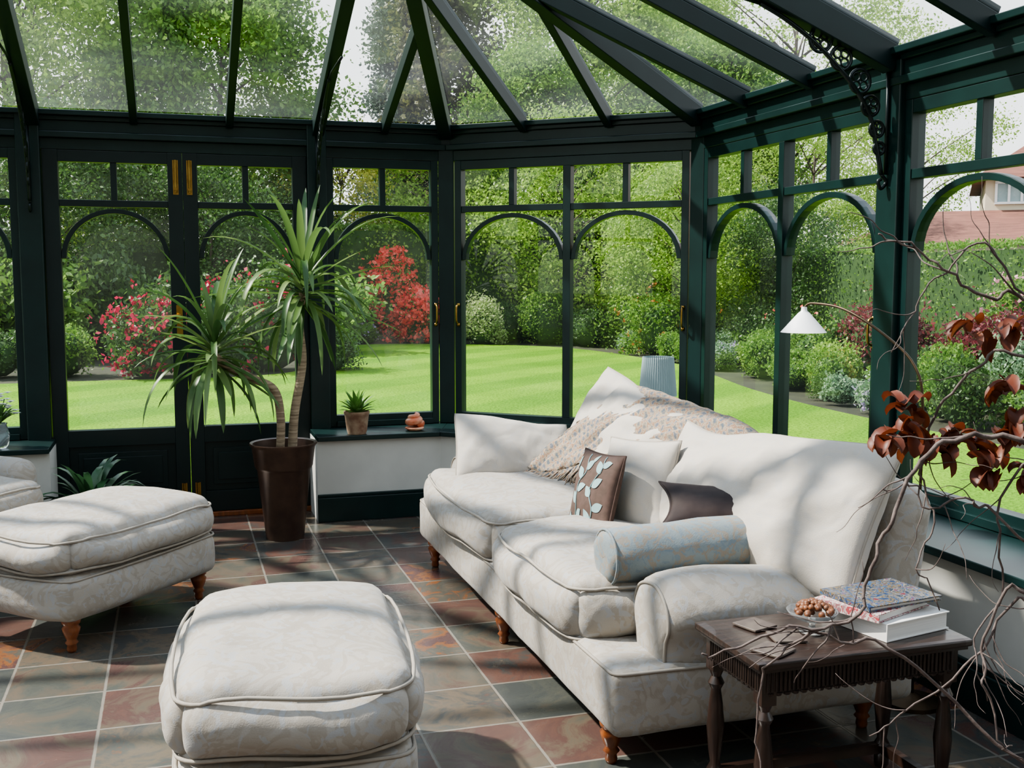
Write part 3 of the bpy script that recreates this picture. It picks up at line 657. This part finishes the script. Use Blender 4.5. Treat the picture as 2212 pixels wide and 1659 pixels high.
k=MB(); k.lathe([(.001,-.006),(.005,-.005),(.008,0),(.006,.006),(.001,.009)],n=8); nut=mk('nut',k,M['nut'],None,True)
tag(nut,'small brown shelled nut in glass dish','nut','nuts in the glass dish'); nut.location=(1.69,2.60,.555)
for q in range(70):
    kk=nut.copy(); C.objects.link(kk); r_=math.sqrt(random.random())*.058; t=random.random()*6.28
    kk.location=(1.69+r_*math.cos(t),2.60+r_*math.sin(t),.560+(.058-r_)*.5+random.uniform(0,.004)); kk.rotation_euler=(random.random()*3,random.random()*3,random.random()*3); s_=random.uniform(1,1.35); kk.scale=(s_,s_,s_)
for q,(x,y,rz) in enumerate(((1.56,2.69,.3),(1.59,2.57,-.2),(1.50,2.49,.5))):
    k=MB(); rbox(k,(0,0,.004),(.045,.045,.004),.003,4); o=mk('coaster',k,M['coaster']); tag(o,'square grey brown coaster on side table','coaster','coasters on the side table'); o.location=(x,y,.501); o.rotation_euler=(0,0,rz)
# ---------------------------------------------------------------- lamps
la=thing('floor_lamp','slim bronze reading lamp with white glass shade behind sofa','lamp',(2.44,3.12,0))
k=MB(); k.lathe([(.10,0),(.10,.015),(.03,.03),(.01,.04)],n=24); mk('base',k,M['bronzepole'],la,True,auto=40)
k=MB(); pp=crom([(0,0,.03),(0,0,.6),(0,0,1.04),(-.01,.04,1.19),(-.04,.17,1.29),(-.09,.34,1.375),(-.14,.47,1.395),(-.16,.50,1.38)],6); k.tube(pp,.005,8); mk('pole',k,M['bronzepole'],la,True)
k=MB(); c=(-.16,.50,0); k.lathe([(.084,1.285),(.081,1.287),(.02,1.355),(.014,1.362)],c,28,False); k.lathe([(.086,1.285),(.022,1.358),(.012,1.366),(.01,1.382)],c,28,False); mk('lamp_shade',k,M['white'],la,True)
tl=thing('floor_lamp','lamp with pleated blue-grey drum shade behind sofa','lamp',(2.42,5.22,0))
k=MB(); k.lathe([(.11,0),(.11,.02),(.05,.035),(.02,.06),(.018,.2),(.03,.24),(.018,.28),(.016,.6),(.026,.65),(.012,.7),(.01,.92)],n=20); mk('stand',k,M['darkwood'],tl,True,auto=50)
k=MB(); N=96; prof=[(.098,.87),(.080,1.075)]
k.loft([[((r+(.0025 if j%2 else -.0025))*math.cos(2*math.pi*j/N),(r+(.0025 if j%2 else -.0025))*math.sin(2*math.pi*j/N),z) for j in range(N)] for r,z in prof],False); sh=mk('lamp_shade',k,M['shadegrey'],tl); 
# ---------------------------------------------------------------- plants
yu=thing('potted_yucca','tall two-stemmed yucca in tapered brown planter by doors','plant',(.57,6.25,0))
k=MB(); k.lathe([(.105,0),(.108,.01),(.15,.40),(.155,.405),(.163,.42),(.178,.53),(.19,.545),(.188,.555),(.172,.55),(.165,.5)],n=40); mk('planter',k,M['bronze'],yu,True,auto=50)
k=MB(); k.lathe([(.165,.5),(.001,.505)],n=24); mk('soil',k,M['potsoil'],yu,True)
def L0(p): return (p[0]-.57,p[1]-6.25,p[2])
k=MB(); k.tube(crom([L0(q) for q in [(.62,6.27,.48),(.64,6.28,.72),(.69,6.29,1.0),(.68,6.30,1.22),(.70,6.31,1.40)]],8),[.027-.0002*i for i in range(33)],12); mk('stem',k,M['cane'],yu,True)
k=MB(); k.tube(crom([L0(q) for q in [(.55,6.24,.48),(.555,6.22,.70),(.52,6.2,.86),(.40,6.2,.93),(.27,6.2,1.0),(.20,6.2,1.06)]],8),.024,12); mk('stem',k,M['cane'],yu,True)
def crown(c,nb,lmin,lmax,seed):
    rd=random.Random(seed); k=MB()
    for q in range(nb):
        t=q/nb; el=math.radians(76-112*t**1.0); az=q*2.4+rd.uniform(-.5,.5); l=rd.uniform(lmin,lmax)*(1 if t<.7 else .85)
        d=(math.cos(el)*math.cos(az),math.cos(el)*math.sin(az),math.sin(el)); base=Vector(c)+Vector((d[0]*.02,d[1]*.02,.10-.18*t))
        k.blade(base,d,l,rd.uniform(.03,.046),rd.choice([.25,.8,1.4,2.2,3.0])*(1.0 if t>.12 else .4),10)
    return k
mk('leaves',crown(L0((.70,6.31,1.40)),60,.42,.72,3),L['yucca'],yu,True)
mk('leaves',crown(L0((.20,6.2,1.06)),60,.36,.62,4),L['yucca'],yu,True)
fp=thing('potted_plant','dark leafy plant in low pot on floor by doors','plant',(-.47,6.28,0))
k=MB(); k.lathe([(.09,0),(.13,.18),(.14,.2),(.12,.2),(.11,.17),(.001,.17)],n=24); mk('pot',k,M['terra'],fp,True,auto=50)
k=MB()
for q in range(60):
    az=random.random()*6.28; el=random.uniform(.5,1.4); k.blade((0,0,.17),(math.cos(az)*math.cos(el),math.sin(az)*math.cos(el),math.sin(el)),random.uniform(.25,.45),random.uniform(.04,.065),random.uniform(.8,1.8),8,.1)
mk('leaves',k,L['aspid'],fp,True)
sp_=thing('potted_succulent','green rosette plant in small speckled clay pot','plant',(1.05,6.62,.531))
k=MB(); k.lathe([(.055,0),(.062,.02),(.075,.12),(.08,.125),(.08,.14),(.07,.14),(.065,.12),(.001,.12)],n=24); mk('pot',k,M['terra'],sp_,True,auto=50)
k=MB()
for q in range(42):
    az=q*2.4; el=.35+1.1*(1-q/42); k.blade((0,0,.12),(math.cos(az)*math.cos(el),math.sin(az)*math.cos(el),math.sin(el)),random.uniform(.11,.18),.03,.4,5,.2)
mk('leaves',k,L['succ'],sp_,True)
orn=thing('ceramic_ornament','glazed orange coiled ceramic ornament on window sill','ornament',(1.42,6.66,.531))
k=MB(); k.lathe([(.04,0),(.058,.012),(.06,.02),(.052,.022),(.001,.015)],n=24); mk('dish',k,M['shell'],orn,True)
k=MB(); pts=[]
for q in range(40):
    t=q*.35; r_=.042*(1-q/70); pts.append((r_*math.cos(t),r_*math.sin(t),.04+q*.0016))
k.tube(pts,[.026*(1-q/80) for q in range(40)],10); mk('coiled_shell',k,M['shell'],orn,True)
vz=thing('vase_of_flowers','glass vase with white blossoms on window sill','vase',(-.97,6.66,.531))
k=MB(); k.lathe([(.04,0),(.055,.02),(.06,.08),(.045,.13),(.05,.14),(.046,.14),(.04,.13),(.055,.08),(.001,.01)],n=24); mk('vase',k,M['cg'],vz,True)
k=MB(); k2=MB(); k3=MB()
for q in range(7):
    t=q*.9; tip=Vector((.07*math.cos(t),.05*math.sin(t),.22+.03*(q%4))); k.tube([(0,0,.02),(0,0,.13),tip],.003,5)
    for w_ in range(6):
        c=tip+Vector((random.uniform(-.03,.03),random.uniform(-.03,.03),random.uniform(-.04,.04))); 
        for z_ in range(5): k2.blade(c,(math.cos(z_*1.26),math.sin(z_*1.26),.5),.026,.018,.4,3,.1)
    for w_ in range(4): k3.blade((0,0,.13),(random.uniform(-1,1),random.uniform(-1,1),1),.15,.03,.8,5,.1)
mk('stems',k,L['succ'],vz,True); mk('blossoms',k2,M['white'],vz,True); mk('leaves',k3,L['succ'],vz,True)
# dried branches
db=thing('dried_branch_arrangement','dry twisted branches with russet leaves in a tall vase','vase',(1.66,1.36,0))
def D0(p): return Vector(p)-Vector((1.66,1.36,0))
k=MB(); k.lathe([(.10,0),(.12,.02),(.15,.25),(.12,.45),(.07,.52),(.08,.55),(.075,.55),(.06,.51),(.001,.5)],n=28); mk('vase',k,M['bronze'],db,True)
root=(1.66,1.36,.5)
BR=[([root,(1.62,1.45,.8),(1.60,1.52,1.15),(1.56,1.58,1.4),(1.493,1.638,1.462),(1.426,1.659,1.462),(1.37,1.68,1.496),(1.314,1.70,1.542),(1.24,1.73,1.58)],.0065),
 ([root,(1.60,1.42,.85),(1.52,1.48,1.12),(1.411,1.532,1.214),(1.309,1.564,1.218),(1.232,1.584,1.174),(1.184,1.589,1.078),(1.151,1.59,.989),(1.112,1.594,.901),(1.011,1.623,.885),(.92,1.65,.853),(.86,1.666,.837)],.007),
 ([root,(1.58,1.46,.75),(1.476,1.586,.911),(1.382,1.602,.793),(1.265,1.63,.708),(1.20,1.645,.657)],.0045),
 ([root,(1.5,1.48,.8),(1.39,1.51,.97),(1.34,1.53,.85),(1.33,1.51,.79),(1.35,1.49,.69),(1.39,1.48,.66)],.0045),
 ([root,(1.45,1.5,.62),(1.25,1.58,.80),(1.10,1.60,.87),(1.04,1.61,.88),(.97,1.63,.81),(.95,1.62,.69),(.96,1.61,.6)],.0045),
 ([root,(1.6,1.5,1.0),(1.50,1.58,1.3),(1.44,1.62,1.36),(1.38,1.66,1.30),(1.33,1.68,1.2),(1.30,1.67,1.14),(1.33,1.65,1.05),(1.28,1.64,.98),(1.31,1.62,.9)],.0045),
 ([root,(1.63,1.5,1.1),(1.54,1.6,1.38),(1.46,1.64,1.5),(1.40,1.66,1.55),(1.35,1.69,1.50),(1.30,1.70,1.44),(1.27,1.71,1.36)],.004),
 ([root,(1.55,1.5,.9),(1.42,1.58,1.05),(1.36,1.6,1.1),(1.30,1.62,1.08),(1.25,1.63,1.13),(1.2,1.65,1.11)],.004),
 ([root,(1.58,1.5,.95),(1.48,1.58,1.16),(1.42,1.6,1.05),(1.44,1.6,.92),(1.38,1.6,.82),(1.41,1.58,.72)],.004)]
def wig(pts,amp,seed):
    out=[]
    for i,p in enumerate(pts):
        out.append(p+Vector((noise.noise(Vector((i*.4,seed,0))),noise.noise(Vector((i*.4,seed,9))),noise.noise(Vector((i*.4,seed,20)))))*amp)
    return out
for q,(pts,r_) in enumerate(BR):
    k=MB(); pp=wig(crom([D0(p) for p in pts],6),.018,q*3.1); m_=len(pp); r_*=.85; k.tube(pp,[r_*(1-.70*i/m_) for i in range(m_)],7)
    rd=random.Random(q)
    for s_ in range(6):
        i0=rd.randint(m_//3,m_-3); p0=pp[i0]; d=(pp[i0+1]-pp[i0-1]).normalized(); d=(d+Vector((rd.uniform(-1,1),rd.uniform(-.5,.5),rd.uniform(-1,1)))*.9).normalized(); tw=[p0]
        for z_ in range(6): d=(d+Vector((rd.uniform(-1,1),rd.uniform(-.6,.6),rd.uniform(-1,1)))*.45).normalized(); tw.append(tw[-1]+d*rd.uniform(.016,.03))
        tt=crom(tw,3); k.tube(tt,[r_*.36*(1-.7*i/len(tt)) for i in range(len(tt))],5)
    mk('branch',k,M['twig'],db,True)
rd=random.Random(5)
for c in [(1.40,1.665,1.405),(1.47,1.645,1.40),(1.281,1.681,1.25),(1.245,1.68,1.215),(1.304,1.67,1.2),(1.275,1.67,1.225),(1.36,1.66,1.205),(1.46,1.63,1.30),(1.48,1.62,1.24),(1.33,1.66,1.19),(1.42,1.62,1.15),(1.49,1.6,1.13),(1.40,1.64,1.18),(1.45,1.63,1.20)]:
    k=MB()
    for z_ in range(7):
        k.blade(D0(c)+Vector((rd.uniform(-.02,.02),rd.uniform(-.01,.01),rd.uniform(-.02,.02))),(rd.uniform(-1,1),rd.uniform(-.7,.7),rd.uniform(-1,.8)),rd.uniform(.03,.052),rd.uniform(.022,.034),rd.uniform(.5,2.6),6,.45)
    mk('dried_leaf_cluster',k,M['dryleaf'],db,True)
# ---------------------------------------------------------------- garden
GZ=-.15
mb=MB(); mb.add([(-90,-40,GZ-.03),(120,-40,GZ-.03),(120,140,GZ-.03),(-90,140,GZ-.03)],[(0,1,2,3)])
tag(mk('garden_soil',mb,M['soil']),'dark mulched soil of planting beds around the lawn','ground',kind='stuff')
lw=[(-22,16.5),(-6,17.8),(-1.8,18.2),(1.3,18.4),(2.5,20.4),(3.2,24.6),(4.6,26.0),(6.9,25.2),(8.6,23.3),(9.0,19),(8.6,16.5),(8.0,14),(7.7,11.5),(7.7,8.5),(7.9,0),(7.9,-10),(-22,-10)]
lw=[(p.x,p.y) for p in crom([(a,b,0) for a,b in lw],4)]
mb=MB(); mb.add([(p[0],p[1],GZ) for p in lw],[tuple(range(len(lw)))]); tag(mk('lawn',mb,M['lawn']),'bright green mown lawn with pale stripes','lawn',kind='stuff')
def leafobj(name,pts,size,mat,parent=None,asp=.55,flat=0):
    N=len(pts); a=rng.normal(size=(N,3)); a/=np.linalg.norm(a,axis=1)[:,None]; b=rng.normal(size=(N,3)); b-=a*(a*b).sum(1)[:,None]; b/=np.linalg.norm(b,axis=1)[:,None]
    s=size*rng.uniform(.6,1.3,size=(N,1))/2
    v=np.stack([pts+a*s,pts+b*s*asp,pts-a*s,pts-b*s*asp],1).reshape(-1,3).astype(np.float32)
    me=bpy.data.meshes.new(name); me.vertices.add(4*N); me.vertices.foreach_set('co',v.ravel()); me.loops.add(4*N); me.loops.foreach_set('vertex_index',np.arange(4*N,dtype=np.int32)); me.polygons.add(N); me.polygons.foreach_set('loop_start',np.arange(0,4*N,4,dtype=np.int32)); me.update(calc_edges=True); me.validate()
    me.materials.append(mat); o=bpy.data.objects.new(name,me); C.objects.link(o); o['kind']='stuff'
    if parent: o.parent=parent
    return o
def shell(n,c,r,lo=.7,zmin=None):
    d=rng.normal(size=(n,3)); d/=np.linalg.norm(d,axis=1)[:,None]; p=d*rng.uniform(lo,1,size=(n,1))*np.array(r)+np.array(c)
    if zmin is not None: p[:,2]=np.maximum(p[:,2],zmin)
    return p
def clusters(cs,n,sig): 
    cs=np.array(cs); i=rng.integers(0,len(cs),n); return cs[i]+rng.normal(size=(n,3))*sig
def core(name,c,r,parent,mat=None,n=14):  # dark solid core added inside the leaves to block light
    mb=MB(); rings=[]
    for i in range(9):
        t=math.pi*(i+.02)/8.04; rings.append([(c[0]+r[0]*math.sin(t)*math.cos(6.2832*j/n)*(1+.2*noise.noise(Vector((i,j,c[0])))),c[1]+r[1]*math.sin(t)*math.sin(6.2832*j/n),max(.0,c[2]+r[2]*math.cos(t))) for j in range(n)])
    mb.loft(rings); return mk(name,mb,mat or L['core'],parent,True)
def tree(name,label,h,rad,leafm,n=14000,ncl=70,size=.2,lo=.25,sig=.42,seed=1,kind='broad'):
    rd=np.random.default_rng(seed); o=thing(name,label,'tree')
    k=MB(); k.tube(crom([(0,0,0),(.05*h*.1,.1,h*.3),(-.1,0,h*.55),(.05,.05,h*.8)],4),[.014*h*(1-.75*i/12) for i in range(13)],8)
    cs=[]
    for q in range(ncl):
        t=rd.uniform(lo,1); 
        if kind=='broad': rr=rad*math.sin(math.pi*min(1,(t-lo)/(1-lo)*.85+.12))**.6
        elif kind=='cone': rr=rad*(1-(t-lo)/(1-lo))**.8+.15
        else: rr=rad*math.sin(math.pi*min(1,(t-lo)/(1-lo)*.8+.15))**.5
        az=rd.uniform(0,6.28); r_=rr*rd.uniform(.35,1)**.6; c=(r_*math.cos(az),r_*math.sin(az),t*h); cs.append(c)
        if kind!='cone' and q%3==0:
            zb=max(.12*h,c[2]-r_*.7); k.tube([(0,0,min(zb,h*.75)),(c[0]*.5,c[1]*.5,(min(zb,h*.75)+c[2])/2+.1),c],[.004*h,.002*h,.0008*h],5)
    mk('trunk',k,M['bark'],o,True)
    sg=np.array([sig,sig,sig*(1.6 if kind=='weep' else .7)])
    leafobj('foliage',(np.array(cs)[rng.integers(0,len(cs),n)]+rng.normal(size=(n,3))*sg),size,leafm,o)
    return o
def shrub(name,label,cat,loc,r,leafm,n=3500,size=.08,flower=None,nf=0,fs=.1,lumps=15,scale=1):
    o=thing(name,label,cat,(loc[0],loc[1],GZ))
    core('foliage_shade_core',(0,0,r[2]*.7),(r[0]*.62,r[1]*.62,r[2]*.75),o)
    cs=[]; 
    for q in range(lumps):
        az=rng.uniform(0,6.28); rad=rng.uniform(.1,.85); zz=rng.uniform(.35,1.75)*math.sqrt(max(.05,1-rad*rad*.8)); cs.append(((math.cos(az)*rad*r[0],math.sin(az)*rad*r[1],max(.25,zz)*r[2]),rng.uniform(.2,.42)))
    pl=[shell(n//3,(0,0,r[2]*.9),(r[0]*.85,r[1]*.85,r[2]*.85),.7,.02)]
    for c,rr_ in cs: 
        s_=rr_*(r[0]+r[2])/2; pl.append(np.array(c)+rng.normal(size=(int(n*.67/lumps),3))*np.array([s_*.6,s_*.6,s_*.65]))
    pts=np.concatenate(pl); pts[:,2]=np.maximum(pts[:,2],.02)
    leafobj('foliage',pts,size,leafm,o)
    if flower is not None:
        fc=[]
        for c,rr_ in cs:
            s_=rr_*(r[0]+r[2])/2; fc.append(np.array(c)*np.array([1.08,1.08,1.04])+rng.normal(size=(max(3,nf//6//lumps),3))*s_*.8)
        fc=np.concatenate(fc+[shell(max(4,nf//14),(0,0,r[2]),(r[0],r[1],r[2]),.92,.05)])
        fp_=clusters(fc,nf,fs*.5); fp_[:,2]=np.maximum(fp_[:,2],.04)
        leafobj('flowers',fp_,fs,flower,o,asp=.8)
    return o
def hedge(name,label,a,b,wd,ht,leafm,dens=260,size=.09):
    a=Vector(a);b=Vector(b); Ln=(b-a).length; ang=math.atan2((b-a).y,(b-a).x); o=thing(name,label,'hedge',((a.x+b.x)/2,(a.y+b.y)/2,GZ),ang)
    mb=MB(); mb.box((-Ln/2+.1,-wd/2+.12,0),(Ln/2-.1,wd/2-.12,ht-.12)); mk('foliage_shade_core',mb,L['core'],o)  # dark box core added behind the leaf cards to block light
    nf=int(Ln*ht*dens); f1=np.stack([rng.uniform(-Ln/2,Ln/2,nf),np.where(rng.random(nf)<.5,-1,1)*wd/2+rng.normal(size=nf)*.07,rng.uniform(0,ht,nf)],1)
    nt_=int(Ln*wd*dens); f2=np.stack([rng.uniform(-Ln/2,Ln/2,nt_),rng.uniform(-wd/2,wd/2,nt_),ht+rng.normal(size=nt_)*.03],1)
    ps=np.concatenate([f1,f2]); ps[:,1]+=.12*np.sin(ps[:,0]*1.7)*np.cos(ps[:,2]*2.1); leafobj('foliage',ps,size,leafm,o); return o
hedge('hedge','clipped green boundary hedge behind the lawn',(-24,27.5),(3.5,27.2),1.2,2.3,L['dark'],200,.10)
hedge('hedge','clipped bright green boundary hedge behind the shrubs',(3.5,28.2),(12.6,27.6),1.2,2.9,L['mid'],260,.10)
hedge('hedge','clipped green hedge along the side bed',(13,26.6),(11.8,4),1.2,2.15,L['mid'],420,.06)
tA=tree('tree','tall light green broadleaf tree behind the garden hedge',13,4.4,L['spring'],60000,150,.155,.12,.50,1)
tA.location=(-4,32,GZ)
tB=tree('tree','weeping birch with pale green leaves behind the hedge',14,3.8,L['spring'],52000,130,.145,.12,.42,2,'weep'); tB.location=(.2,34,GZ)
tC=tree('tree','mid green broadleaf tree beyond the lawn',10,3.4,L['mid'],50000,110,.15,.1,.46,3); tC.location=(1.4,31.0,GZ)
tD=tree('conifer_tree','tall blue-grey conifer behind the garden',11,1.6,L['conifer'],26000,180,.16,.06,.27,4,'cone'); tD.location=(7.3,37,GZ)
tE=tree('conifer_tree','tall brownish green conifer behind the garden',20,2.1,L['cedar'],42000,230,.19,.06,.36,5,'cone'); tE.location=(8.8,36,GZ)
tF=tree('tree','small golden green garden tree',5.4,1.7,L['gold'],16000,60,.10,.15,.30,6); tF.location=(4.4,29.8,GZ)
tG=tree('tree','small leafy garden tree with several stems',5.6,2.2,L['spring'],26000,70,.10,.2,.36,7); tG.location=(9.6,26.0,GZ)
tH=tree('tree','airy tree with sparse pale green leaves',12,4.5,L['spring'],16000,80,.13,.25,.42,8); tH.location=(19,31,GZ)
tI=tree('tree','dark green leafy garden tree',5.0,2.0,L['dark'],24000,60,.10,.1,.36,9); tI.location=(-2.5,25,GZ)
for s,loc,rz,sc in [(tA,(-12,33,GZ),1,1.0),(tA,(-19,31,GZ),2,1),(tA,(12.9,34.5,GZ),3,1.0),(tA,(18.5,38,GZ),4,.9),(tC,(-8.2,29.8,GZ),1,.85),(tC,(-13.5,26,GZ),2,.7),
  (tG,(12.4,25,GZ),1,.9),(tG,(6.9,28.9,GZ),2,.95),(tG,(10.6,21.5,GZ),3,.75),(tI,(0.8,25.6,GZ),2,.85),(tI,(3.2,29.2,GZ),3,.75),(tI,(-6.5,25,GZ),1,.95),(tI,(11.9,19.6,GZ),2,.65),
  (tH,(28,38,GZ),2,.95),(tH,(15.6,24.5,GZ),4,.5),(tH,(22.5,46,GZ),1,1.2),(tC,(15.2,30,GZ),5,.85),(tA,(-27,24,GZ),1,1),(tC,(34,24,GZ),1,1),(tG,(14.2,21.6,GZ),2,.6),(tC,(10.4,31,GZ),3,.8)]:
    copything(s,loc,rz,sc)
shrub('rhododendron_bush','rhododendron bush covered in crimson flowers at lawn edge','shrub',(-.42,18.8),(.85,.8,.64),L['dark'],8000,.09,L['crim'],1200,.09)
shrub('rhododendron_bush','dark rhododendron bush with scattered crimson flowers','shrub',(1.5,19.6),(1.25,1.0,.95),L['dark'],11000,.09,L['crim'],420,.09)
shrub('azalea_bush','azalea bush in full scarlet bloom beside the lawn','shrub',(5.72,26.3),(.6,.6,.66),L['mid'],2200,.08,L['red'],2600,.10)
shrub('azalea_bush','tall azalea bush in scarlet bloom','shrub',(5.25,26.9),(.62,.55,1.2),L['mid'],3000,.08,L['red'],3200,.10)
shrub('variegated_shrub','cream and green variegated shrub at lawn edge','shrub',(7.1,25.4),(.65,.6,.62),L['var'],6500,.07)
shrub('round_shrub','loose fresh green shrub at lawn edge','shrub',(8.6,25.0),(.85,.6,.75),L['mid'],7000,.07)
shrub('azalea_bush','orange flowering azalea bush beside the lawn','shrub',(9.8,20.9),(.85,.75,.75),L['mid'],7000,.08,L['orange'],380,.07)
shrub('leafy_shrub','tall leafy green shrub by the hedge','shrub',(10.4,23.2),(1.0,1,1.1),L['mid'],9000,.08)
for x,y,r,lm,fl,lab in [(3.9,26.6,.5,'silver',None,'low silver green garden shrub'),(4.5,26.7,.3,'mid','lav','low plant with lilac flowers'),(6.3,26.0,.35,'maroon',None,'small maroon leaved garden plant'),(2.8,23.3,.5,'mid',None,'low green garden shrub'),
   (9.2,17.4,.35,'silver','lav','low plant with lilac flowers'),(9.2,15.7,.45,'mid',None,'low green garden shrub'),(8.8,14.3,.4,'mid',None,'low green garden shrub'),(8.7,13.0,.36,'gold',None,'low golden leaved garden plant'),
   (8.2,12.1,.26,'silver',None,'low silver green garden shrub'),(8.15,11.2,.3,'silver','lav','mound of lavender flowers at bed edge'),(8.9,11.9,.4,'mid',None,'low green garden shrub'),(8.5,10.4,.34,'mid',None,'low green garden plant'),(8.8,9.4,.4,'mid',None,'low green garden shrub'),(9.7,10.0,.45,'mid','pink','green shrub with pink flowers'),
   (10.0,15.5,.6,'mid',None,'low green garden shrub'),(10.5,17.0,.7,'dark','red','dark shrub with red flowers')]:
    shrub('garden_plant',lab,'shrub',(x,y),(r,r,r*.8),L[lm],3000,.055,L[fl] if fl else None,260 if fl else 0,.055)
src={}
def fill(pts):
    for (x,y,s_,nm) in pts:
        if nm not in src: src[nm]=shrub('garden_plant','low leafy plant filling the planting bed','shrub',(x,y),(.5,.5,.42),L[nm],4000,.06); src[nm].scale=(s_,)*3
        else: copything(src[nm],(x,y,GZ),random.random()*6,(s_*random.uniform(.9,1.3),s_,s_*random.uniform(.8,1.4)))
F=[]
rf=random.Random(11)
for y in [8.0,8.7,9.4,10.2,11,11.7,12.5,13.2,13.9,14.7,15.4,16.2,17.0,17.8,18.6,19.4,21.6]:
    xe=8.2 if y<14 else 9.0
    for x in [xe+.3,xe+1.0,xe+1.9]:
        if x>11: continue
        F.append((x+rf.uniform(-.2,.2),y+rf.uniform(-.3,.3),rf.uniform(.45,.9),rf.choice(['mid','mid','dark','dark','spring','silver'])))
for x in [-11,-9.6,-8.3,-7.0,-5.8,-4.8,-3.8,-2.8,-1.8,.6,2.6]: F.append((x,19.0+rf.uniform(0,.5),rf.uniform(.9,1.4),rf.choice(['mid','dark','dark'])))
for x in [-6,-4.2,-2.6,-1.2,.2,3.0]: F.append((x,21.5+rf.uniform(0,2.5),rf.uniform(1.8,2.6),rf.choice(['mid','dark'])))
for x,y in [(3.2,25.4),(3.5,26.2),(7.9,26.0),(9.3,24.0),(9.6,25.2),(9.8,19.3),(7.7,27.0),(6.4,27.2),(4.2,27.2)]: F.append((x,y,rf.uniform(.8,1.2),rf.choice(['mid','dark','mid'])))
fill(F)
shrub('acer_shrub','maroon leaved japanese acer in the bed','shrub',(10.3,14.2),(.8,.85,.72),L['maroon'],8000,.07)
shrub('acer_shrub','maroon leaved japanese acer by the hedge','shrub',(10.0,11.3),(.8,.8,.68),L['maroon'],8000,.07)
shrub('flowering_shrub','green shrub topped with pink flowers by hedge','shrub',(11.0,12.2),(.5,.6,.9),L['mid'],5500,.07,L['pink'],300,.06)
# neighbouring house (local -Y faces the garden)
ho=thing('house','cream rendered house with red-brown tiled roof beyond hedge','house',(19.2,23.9,GZ),math.radians(-39))
mb=MB(); mb.box((.9,0,0),(8,6,4.1)); mk('house_wall',mb,M['render'],ho)
mb=MB(); mb.loft([[(.6,-.4,4.1),(8.8,-.4,4.1),(8.8,6.5,4.1),(.6,6.5,4.1)],[(4,2.9,6.6),(6,2.9,6.6),(6,3.1,6.6),(4,3.1,6.6)]]); mk('main_roof',mb,M['roof'],ho)
mb=MB(); mb.loft([[(-2.7,-2.4,2.4),(8.2,-2.4,2.4),(8.2,1.5,2.4),(-2.7,1.5,2.4)],[(-.2,-.1,3.3),(8,-.1,3.3),(8,.1,3.3),(-.2,.1,3.3)]]); mk('lower_roof',mb,M['roof'],ho)
mb=MB(); mb.box((-2.4,-2.1,0),(7.9,0,2.4)); mk('house_extension',mb,M['render'],ho)
k=MB(); 
for x in (1.15,1.45,1.75,2.05): k.box((x-.03,-.08,3.5),(x+.03,.02,4.0))
k.box((1.12,-.08,3.45),(2.08,.02,3.51)); k.box((1.12,-.08,3.97),(2.08,.02,4.03)); mk('house_window',k,M['white'],ho)
k=MB(); k.box((1.15,-.03,3.5),(2.05,-.01,4.0)); mk('window_pane',k,M['shadegrey'],ho)
# ---------------------------------------------------------------- light, world, camera
w=bpy.data.worlds.new('sky'); bpy.context.scene.world=w; w.use_nodes=True; n=w.node_tree; bg=n.nodes['Background']
tc=n.nodes.new('ShaderNodeTexCoord'); sx=n.nodes.new('ShaderNodeSeparateXYZ'); n.links.new(tc.outputs['Generated'],sx.inputs[0])
r=ramp(n,[(0,(.8,.85,.9)),(.5,(1,1,1)),(.75,(.84,.92,1.0)),(1,(.6,.76,1.0))]); mr=n.nodes.new('ShaderNodeMapRange'); mr.inputs['From Min'].default_value=-1; n.links.new(sx.outputs['Z'],mr.inputs['Value']); n.links.new(mr.outputs[0],r.inputs['Fac'])
n.links.new(r.outputs['Color'],bg.inputs['Color']); bg.inputs['Strength'].default_value=2.1
sd=bpy.data.lights.new('sun','SUN'); sd.energy=12; sd.angle=math.radians(1.6); sd.color=(1,.94,.85); so=bpy.data.objects.new('sun',sd); C.objects.link(so)
so.rotation_euler=Vector((-.58,.30,.76)).to_track_quat('Z','Y').to_euler(); so.location=(-10,8,15)
cam=bpy.data.cameras.new('camera'); co=bpy.data.objects.new('camera',cam); C.objects.link(co)
cam.sensor_width=36; cam.lens=2350/2212*36; co.location=(0,0,1.5); co.rotation_euler=(math.radians(90-5.7),0,-math.radians(17.2)); bpy.context.scene.camera=co
bpy.context.scene.view_settings.look='AgX - Medium High Contrast'
